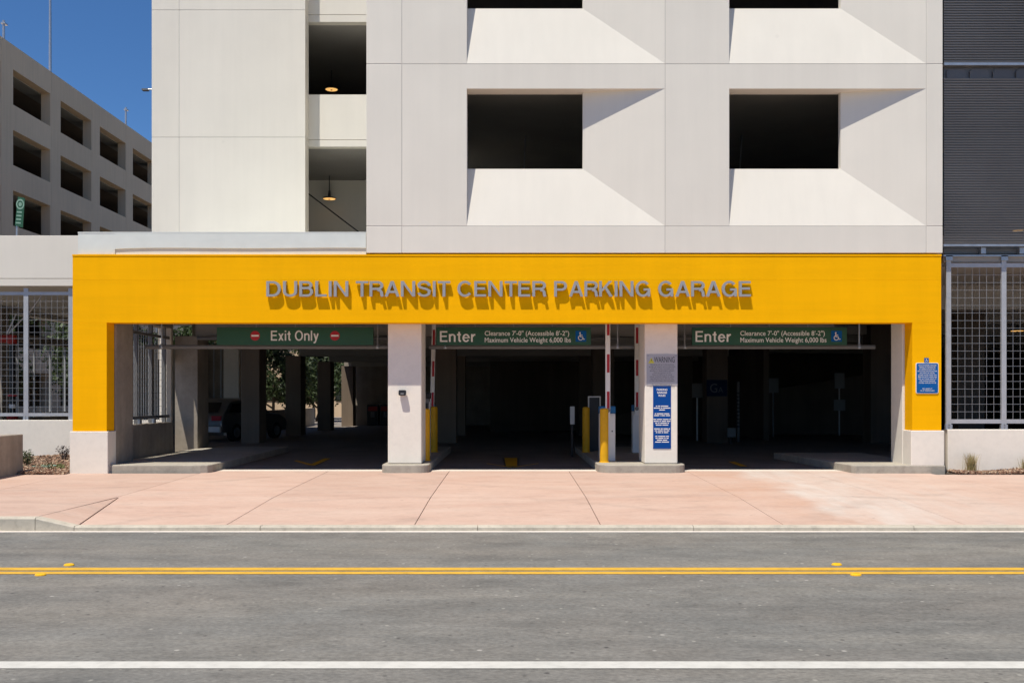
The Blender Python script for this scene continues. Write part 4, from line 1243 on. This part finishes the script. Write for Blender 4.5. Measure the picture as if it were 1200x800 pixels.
# low wall at the left edge running towards the road
o = B('boundary_wall', 'concrete', None, -10.32, X(27.6, -.03), -3.6, -.04, -.2, Z(508.3, -.03), .02)
tag(o, 'low bare concrete boundary wall at the left edge of the sidewalk', 'wall')
# fire standpipe behind the wing screen
yy = 9.0
e = empty('fire_standpipe', (X(14.5, yy), yy, -.02), 'black fire standpipe with red cross pipe behind the left screen', 'standpipe')
MB().tube([(X(14.5, yy), yy, -.02), (X(14.5, yy), yy, Z(401, yy))], .085, 12).build('riser', 'black_plastic', e, smooth=True)
MB().tube([(X(14.5, yy), yy, Z(397.5, yy) + .02), (X(-12, yy), yy, Z(397.5, yy))], .12, 12).build('cross_pipe', 'pipe_red', e, smooth=True)
MB().lathe(X(14.5, yy), yy, [(.12, Z(403, yy)), (.14, Z(400, yy)), (.12, Z(393, yy))], 14).build('elbow', 'pipe_red', e, smooth=True)
MB().lathe(X(14.5, yy), yy, [(.13, Z(464.3, yy)), (.13, Z(462.3, yy))], 14).build('red_band', 'sign_red', e, smooth=True)
MB().lathe(X(14.5, yy), yy, [(.088, Z(478, yy)), (.088, Z(473.5, yy))], 14).build('label_band', 'sign_white', e, smooth=True)
MB().lathe(X(14.5, yy), yy, [(.15, Z(491, yy)), (.16, Z(488, yy)), (.12, Z(485.5, yy))], 14).build('valve', 'pipe_red', e, smooth=True)

# ------------------------------------------------------------------ car parked between the columns
def make_car(loc, ang, label):
    e = bpy.data.objects.new('parked_car', None); COL.objects.link(e)
    e.location = loc; e.rotation_euler = (0, 0, ang)
    tag(e, label, 'car')
    e.scale = (1, 1, .93)
    BASE[e.name] = Vector((0, 0, 0))
    # side profile (x along the car, front = +x), lofted over half widths
    lower = [(-2.25, .35), (-2.30, .60), (-2.25, .95), (-2.15, 1.05), (1.0, 1.05), (1.75, .98), (2.2, .82), (2.3, .60), (2.2, .32)]
    def ring(k, y):
        return [(x * (1 - .03 * (1 - k)), y, z if z > .4 else z) for x, z in lower]
    ys_ = [(-.90, .96), (-.86, 1.0), (0, 1.0), (.86, 1.0), (.90, .96)]
    mb = MB(); n = len(lower)
    for y, k in ys_: mb.v += [(x * k, y, z) for x, z in lower]
    for i in range(len(ys_) - 1):
        for j in range(n):
            j2 = (j + 1) % n
            mb.f.append((i * n + j, i * n + j2, (i + 1) * n + j2, (i + 1) * n + j))
    mb.f.append(tuple(range(n))); mb.f.append(tuple(reversed(range(4 * n, 5 * n))))
    body = mb.build('body', 'car_paint', e, bevel=.05, smooth=True, local=True)
    cab = [(-2.02, 1.05), (-1.62, 1.52), (-1.2, 1.64), (-.1, 1.66), (.35, 1.58), (1.15, 1.05)]
    mb = MB(); n = len(cab)
    for y, k in ((-.80, 0), (-.60, 1), (.60, 1), (.80, 0)):
        if k: mb.v += [(x, y, z) for x, z in cab]
        else: mb.v += [(x, y, 1.05 + (z - 1.05) * .86) for x, z in cab]
    for i in range(3):
        for j in range(n - 1): mb.f.append((i * n + j, i * n + j + 1, (i + 1) * n + j + 1, (i + 1) * n + j))
    mb.f.append(tuple(range(n))); mb.f.append(tuple(reversed(range(3 * n, 4 * n))))
    mb.build('roof', 'car_paint', e, bevel=.03, smooth=True, local=True)
    for s_ in (-1, 1):
        y = .803 * s_
        for pts in ([(-1.72, 1.10), (-1.5, 1.42), (-.78, 1.49), (-.78, 1.10)], [(-.70, 1.10), (-.70, 1.49), (.12, 1.47), (.25, 1.40), (.78, 1.10)]):
            MB().prism_xz(pts, min(y, y * 1.01), max(y, y * 1.01)).build('side_window', 'car_glass', e, local=True)
        o = MB().box(-2.29, -2.12, min(.45 * s_, .84 * s_), max(.45 * s_, .84 * s_), .80, .98).build('tail_light', 'sign_red', e, bevel=.02, local=True)
        MB().box(2.10, 2.24, min(.45 * s_, .84 * s_), max(.45 * s_, .84 * s_), .66, .80).build('headlight', 'sign_white', e, bevel=.02, local=True)
        for x in (-1.38, 1.42):
            t = MB().tube([(x, .70 * s_, .33), (x, .92 * s_, .33)], .33, 24).build('wheel', 'tyre_rubber', e, smooth=True, local=True)
            MB().tube([(x, .90 * s_, .33), (x, .932 * s_, .33)], .20, 14).build('rim', 'galvanised', t, smooth=True, local=True)
    MB().poly([(-2.03, -.55, 1.12), (-2.03, .55, 1.12), (-1.68, .5, 1.49), (-1.68, -.5, 1.49)]).build('rear_window', 'car_glass', e, local=True)
    MB().box(-2.36, -2.2, -.84, .84, .36, .58).build('bumper', 'cabinet_white', e, bevel=.03, local=True)
    MB().box(-2.335, -2.305, -.26, .26, .66, .79).build('number_plate', 'sign_white', e, bevel=.004, local=True)
    return e
make_car((-10.35, 17.3, -.018), math.radians(73), 'dark grey car with pale bumper parked behind the left row of concrete columns')

# ------------------------------------------------------------------ trees and planting
def leaf_cloud(rng, blobs, n, size):
    mb = MB()
    for _ in range(n):
        c, r = rng.choice(blobs)
        d = Vector((rng.gauss(0, 1), rng.gauss(0, 1), rng.gauss(0, 1))).normalized()
        p = Vector(c) + d * r * (rng.random() ** .45)
        nrm = (d + Vector((rng.gauss(0, .6), rng.gauss(0, .6), rng.gauss(.3, .6)))).normalized()
        a = nrm.orthogonal().normalized(); b = nrm.cross(a)
        th = rng.uniform(0, 6.28); u = a * math.cos(th) + b * math.sin(th); w = nrm.cross(u)
        s_ = size * rng.uniform(.6, 1.35)
        mb.poly([p - u * s_, p + w * s_ * .45, p + u * s_, p - w * s_ * .45])
    return mb
def tree(x, y, h, spread, seed, label, n=5200, size=.15, mat='leaf_green', z0=-.3, low=.32):
    rng = random.Random(seed)
    e = empty('tree', (x, y, z0), label, 'tree', 'trees beyond the garage')
    mb = MB(); th = h * low
    mb.tube([(x, y, z0), (x + .05, y, z0 + th * .5), (x + rng.uniform(-.15, .15), y, z0 + th), (x, y, z0 + h * .75)], [h * .022, h * .018, h * .014, h * .004], 8)
    blobs = []
    for k in range(11):
        a = rng.uniform(0, 6.28); zz = z0 + th + (h - th) * (.12 + .78 * k / 11); rr_ = spread * (1 - .55 * abs(k / 11 - .35)) * rng.uniform(.5, .95)
        tip = (x + math.cos(a) * rr_, y + math.sin(a) * rr_, zz + rng.uniform(0, .4))
        mb.tube([(x, y, zz - h * .08), ((x + tip[0]) / 2, (y + tip[1]) / 2, zz), tip], [h * .009, h * .006, h * .002], 5)
        blobs.append((tip, spread * rng.uniform(.34, .55)))
        blobs.append((((x + tip[0]) / 2, (y + tip[1]) / 2, zz + .2), spread * rng.uniform(.25, .4)))
    mb.build('trunk', 'bark', e, smooth=True)
    leaf_cloud(rng, blobs, n, size).build('crown', mat, e, fix=False)
tl = [(-19.5, 13, 7.0, 2.2, 'leafy green tree just beyond the outer screen of the left wing'),
      (-20.5, 19, 7.5, 2.4, 'second green tree farther along the outer screen of the left wing'),
      (-19.0, 26, 7.0, 2.4, 'green tree behind the rear corner of the left wing'),
      (-15.5, 30, 6.5, 2.2, 'bushy green tree seen between the first inner columns'),
      (-13.5, 37, 6.5, 2.2, 'bushy green tree seen between the middle inner columns'),
      (-16.5, 41, 7.5, 2.6, 'larger green tree behind the bushy trees past the columns'),
      (-12.6, 45, 6.5, 2.3, 'green tree near the far end wall past the columns'),
      (-22.0, 33, 8.0, 2.8, 'tall green tree against the far garage behind the wing'),
      (-14.2, 52, 7.5, 2.8, 'farthest green tree past the end of the column row'),
      (-20.0, 48, 8.0, 3.0, 'broad green tree in the distance left of the columns')]
for i, (x, y, h, sp, lab) in enumerate(tl):
    tree(x, y, h, sp, 40 + i, lab, n=7500, size=.13, low=.16 if i in (3, 4, 6) else .25)
# dark hedge-like block of the neighbouring plot closing the view to the north
o = empty('rear_building', (-20, 75, -.3), 'dim low building far behind the trees past the columns', 'building')
B('wall', 'far_concrete', o, -26, 0, 70, 80, -.3, 6.5)
for k in range(8):
    w = B('window', 'car_glass', o, -25 + k * 3.1, -23.4 + k * 3.1, 69.95, 69.99, 1.2, 3.0)
B('roof', 'ceiling_concrete', o, -26.3, .3, 69.7, 80.3, 6.501, 6.8)

def tuft(x, y, z, h, n, seed, label, mats=('grass_straw', 'grass_green'), spread=.30):
    rng = random.Random(seed)
    e = empty('grass_clump', (x, y, z), label, 'grass clump')
    for m, cnt, nm in ((mats[0], n, 'dry_blades'), (mats[1], n // 7, 'green_blades')):
        mb = MB()
        for _ in range(cnt):
            a = rng.uniform(0, 6.28); L = h * rng.uniform(.55, 1.08); out = L * spread * rng.uniform(.1, 1)
            bx, by = x + rng.gauss(0, .045), y + rng.gauss(0, .035)
            pts = [Vector((bx + math.cos(a) * out * t ** 1.8, by + math.sin(a) * out * t ** 1.8, z - .02 + L * t * (1 - .15 * t))) for t in (0, .35, .7, 1)]
            side = Vector((-math.sin(a + .7), math.cos(a + .7), 0)) * .0055
            for i in range(3):
                k0, k1 = 1 - i * .3, 1 - (i + 1) * .3
                mb.poly([pts[i] - side * k0, pts[i] + side * k0, pts[i + 1] + side * k1, pts[i + 1] - side * k1])
        mb.build(nm, m, e, fix=False)
tuft(X(1138.5, .02), .02, -.01, .50, 300, 5, 'clump of dry grass in front of the right low wall')
tuft(X(1203, .05), .05, -.01, .42, 130, 6, 'grass clump at the right edge of the picture')
def shrub(x, y, z, h, n, seed, label, mat):
    rng = random.Random(seed)
    e = empty('small_shrub', (x, y, z), label, 'shrub', 'small shrubs in the left bed')
    mb = MB(); lf = MB()
    for k in range(9):
        a = rng.uniform(0, 6.28); tip = Vector((x + math.cos(a) * h * .6 * rng.random(), y + math.sin(a) * h * .5 * rng.random(), z + h * rng.uniform(.55, 1.05)))
        mid = Vector((x, y, z)).lerp(tip, .5) + Vector((rng.gauss(0, .02), 0, .02))
        mb.tube([(x, y, z - .02), mid, tip], [.008, .006, .003], 5)
        for _ in range(n // 9):
            p = Vector((x, y, z)).lerp(tip, rng.uniform(.3, 1.0)) + Vector((rng.gauss(0, .04), rng.gauss(0, .04), rng.gauss(0, .03)))
            nrm = Vector((rng.gauss(0, 1), rng.gauss(0, 1), rng.gauss(.6, .7))).normalized()
            u = nrm.orthogonal().normalized(); w = nrm.cross(u); s_ = rng.uniform(.016, .032)
            lf.poly([p - u * s_, p + w * s_ * .5, p + u * s_, p - w * s_ * .5])
    mb.build('stems', 'bark', e); lf.build('leaves', mat, e, fix=False)
shrub(X(32, 1.6), 1.6, -.03, .46, 330, 3, 'small green shrub at the end of the low boundary wall', 'leaf_shrub')
shrub(X(76, 4.0), 4.0, -.03, .42, 240, 4, 'small purplish shrub against the left white plinth', 'leaf_purple')
shrub(X(58, .4), .4, -.03, .18, 160, 8, 'low green sprig near the front of the left bed', 'leaf_shrub')
shrub(X(72, .5), .5, -.03, .20, 200, 9, 'low yellowish sprig beside the left plinth', 'grass_green')
# bark mulch
def mulch(rects, seed):
    rng = random.Random(seed); mb = MB()
    for (x0, x1, y0, y1, z, hump, n) in rects:
        for _ in range(n):
            x, y = rng.uniform(x0, x1), rng.uniform(y0, y1)
            zz = z + hump * (0.5 + .5 * math.sin(x * 3.1) * math.sin(y * 2.3 + 1)) * rng.uniform(.6, 1) + rng.uniform(0, .02)
            a = rng.uniform(0, 6.28); L = rng.uniform(.02, .06); w = rng.uniform(.01, .026)
            u = Vector((math.cos(a), math.sin(a), rng.gauss(0, .45))).normalized() * L
            v = Vector((-math.sin(a), math.cos(a), rng.gauss(0, .45))).normalized() * w
            p = Vector((x, y, zz)); t = Vector((0, 0, .008))
            c = [p - u - v, p + u - v, p + u * .8 + v, p - u * .8 + v]
            n0 = len(mb.v); mb.v += [tuple(q - t) for q in c] + [tuple(q + t) for q in c]
            mb.f += [tuple(n0 + i for i in f_) for f_ in ((4, 5, 6, 7), (0, 1, 5, 4), (1, 2, 6, 5), (2, 3, 7, 6), (3, 0, 4, 7))]
    return mb
o = mulch([(-10.0, -9.1, -.30, 5.9, -.02, .06, 11000), (-12.6, -10.0, .1, 5.9, -.02, .06, 5000)], 11).build('bark_mulch', 'bark_chips', None)
tag(o, 'brown bark mulch covering the left planting bed', 'mulch', kind='stuff')
o = mulch([(9.05, 13.5, -.28, .2, -.005, .06, 7000)], 12).build('bark_mulch', 'bark_chips', None)
tag(o, 'brown bark mulch along the foot of the right low wall', 'mulch', kind='stuff')
o = MB().prism(rounded(X(41, 1.6), X(65, 1.6), 1.35, 1.85, .06), -.05, .045).build('utility_lid', 'lid_green', None, bevel=.01)
tag(o, 'flat pale green utility box lid lying in the left mulch bed', 'lid')
# raised pavement markers
for px_, py_, lab in ((81, 662.3, 'yellow road marker beyond the centre line at the left'), (47.5, 673.8, 'yellow road marker on the near side of the centre line at the left'),
                      (980.5, 661.8, 'yellow road marker beyond the centre line at the right'), (1003, 673.8, 'yellow road marker on the near side of the centre line at the right')):
    yy = dist_of(py_); x = X(px_, yy)
    mb = MB(); z = ZR + .001
    for k, (rx, ry, zz) in enumerate(((.058, .05, z), (.055, .046, z + .012), (.036, .026, z + .022))):
        for q in range(12):
            t = 2 * math.pi * q / 12; mb.v.append((x + rx * math.cos(t), yy + ry * math.sin(t), zz))
    for k in range(2):
        for q in range(12): mb.f.append((k * 12 + q, k * 12 + (q + 1) % 12, k * 12 + 12 + (q + 1) % 12, k * 12 + 12 + q))
    mb.f.append(tuple(range(24, 36)))
    o = mb.build('road_marker', 'marker_yellow', None)
    tag(o, lab, 'road marker', 'yellow raised road markers')
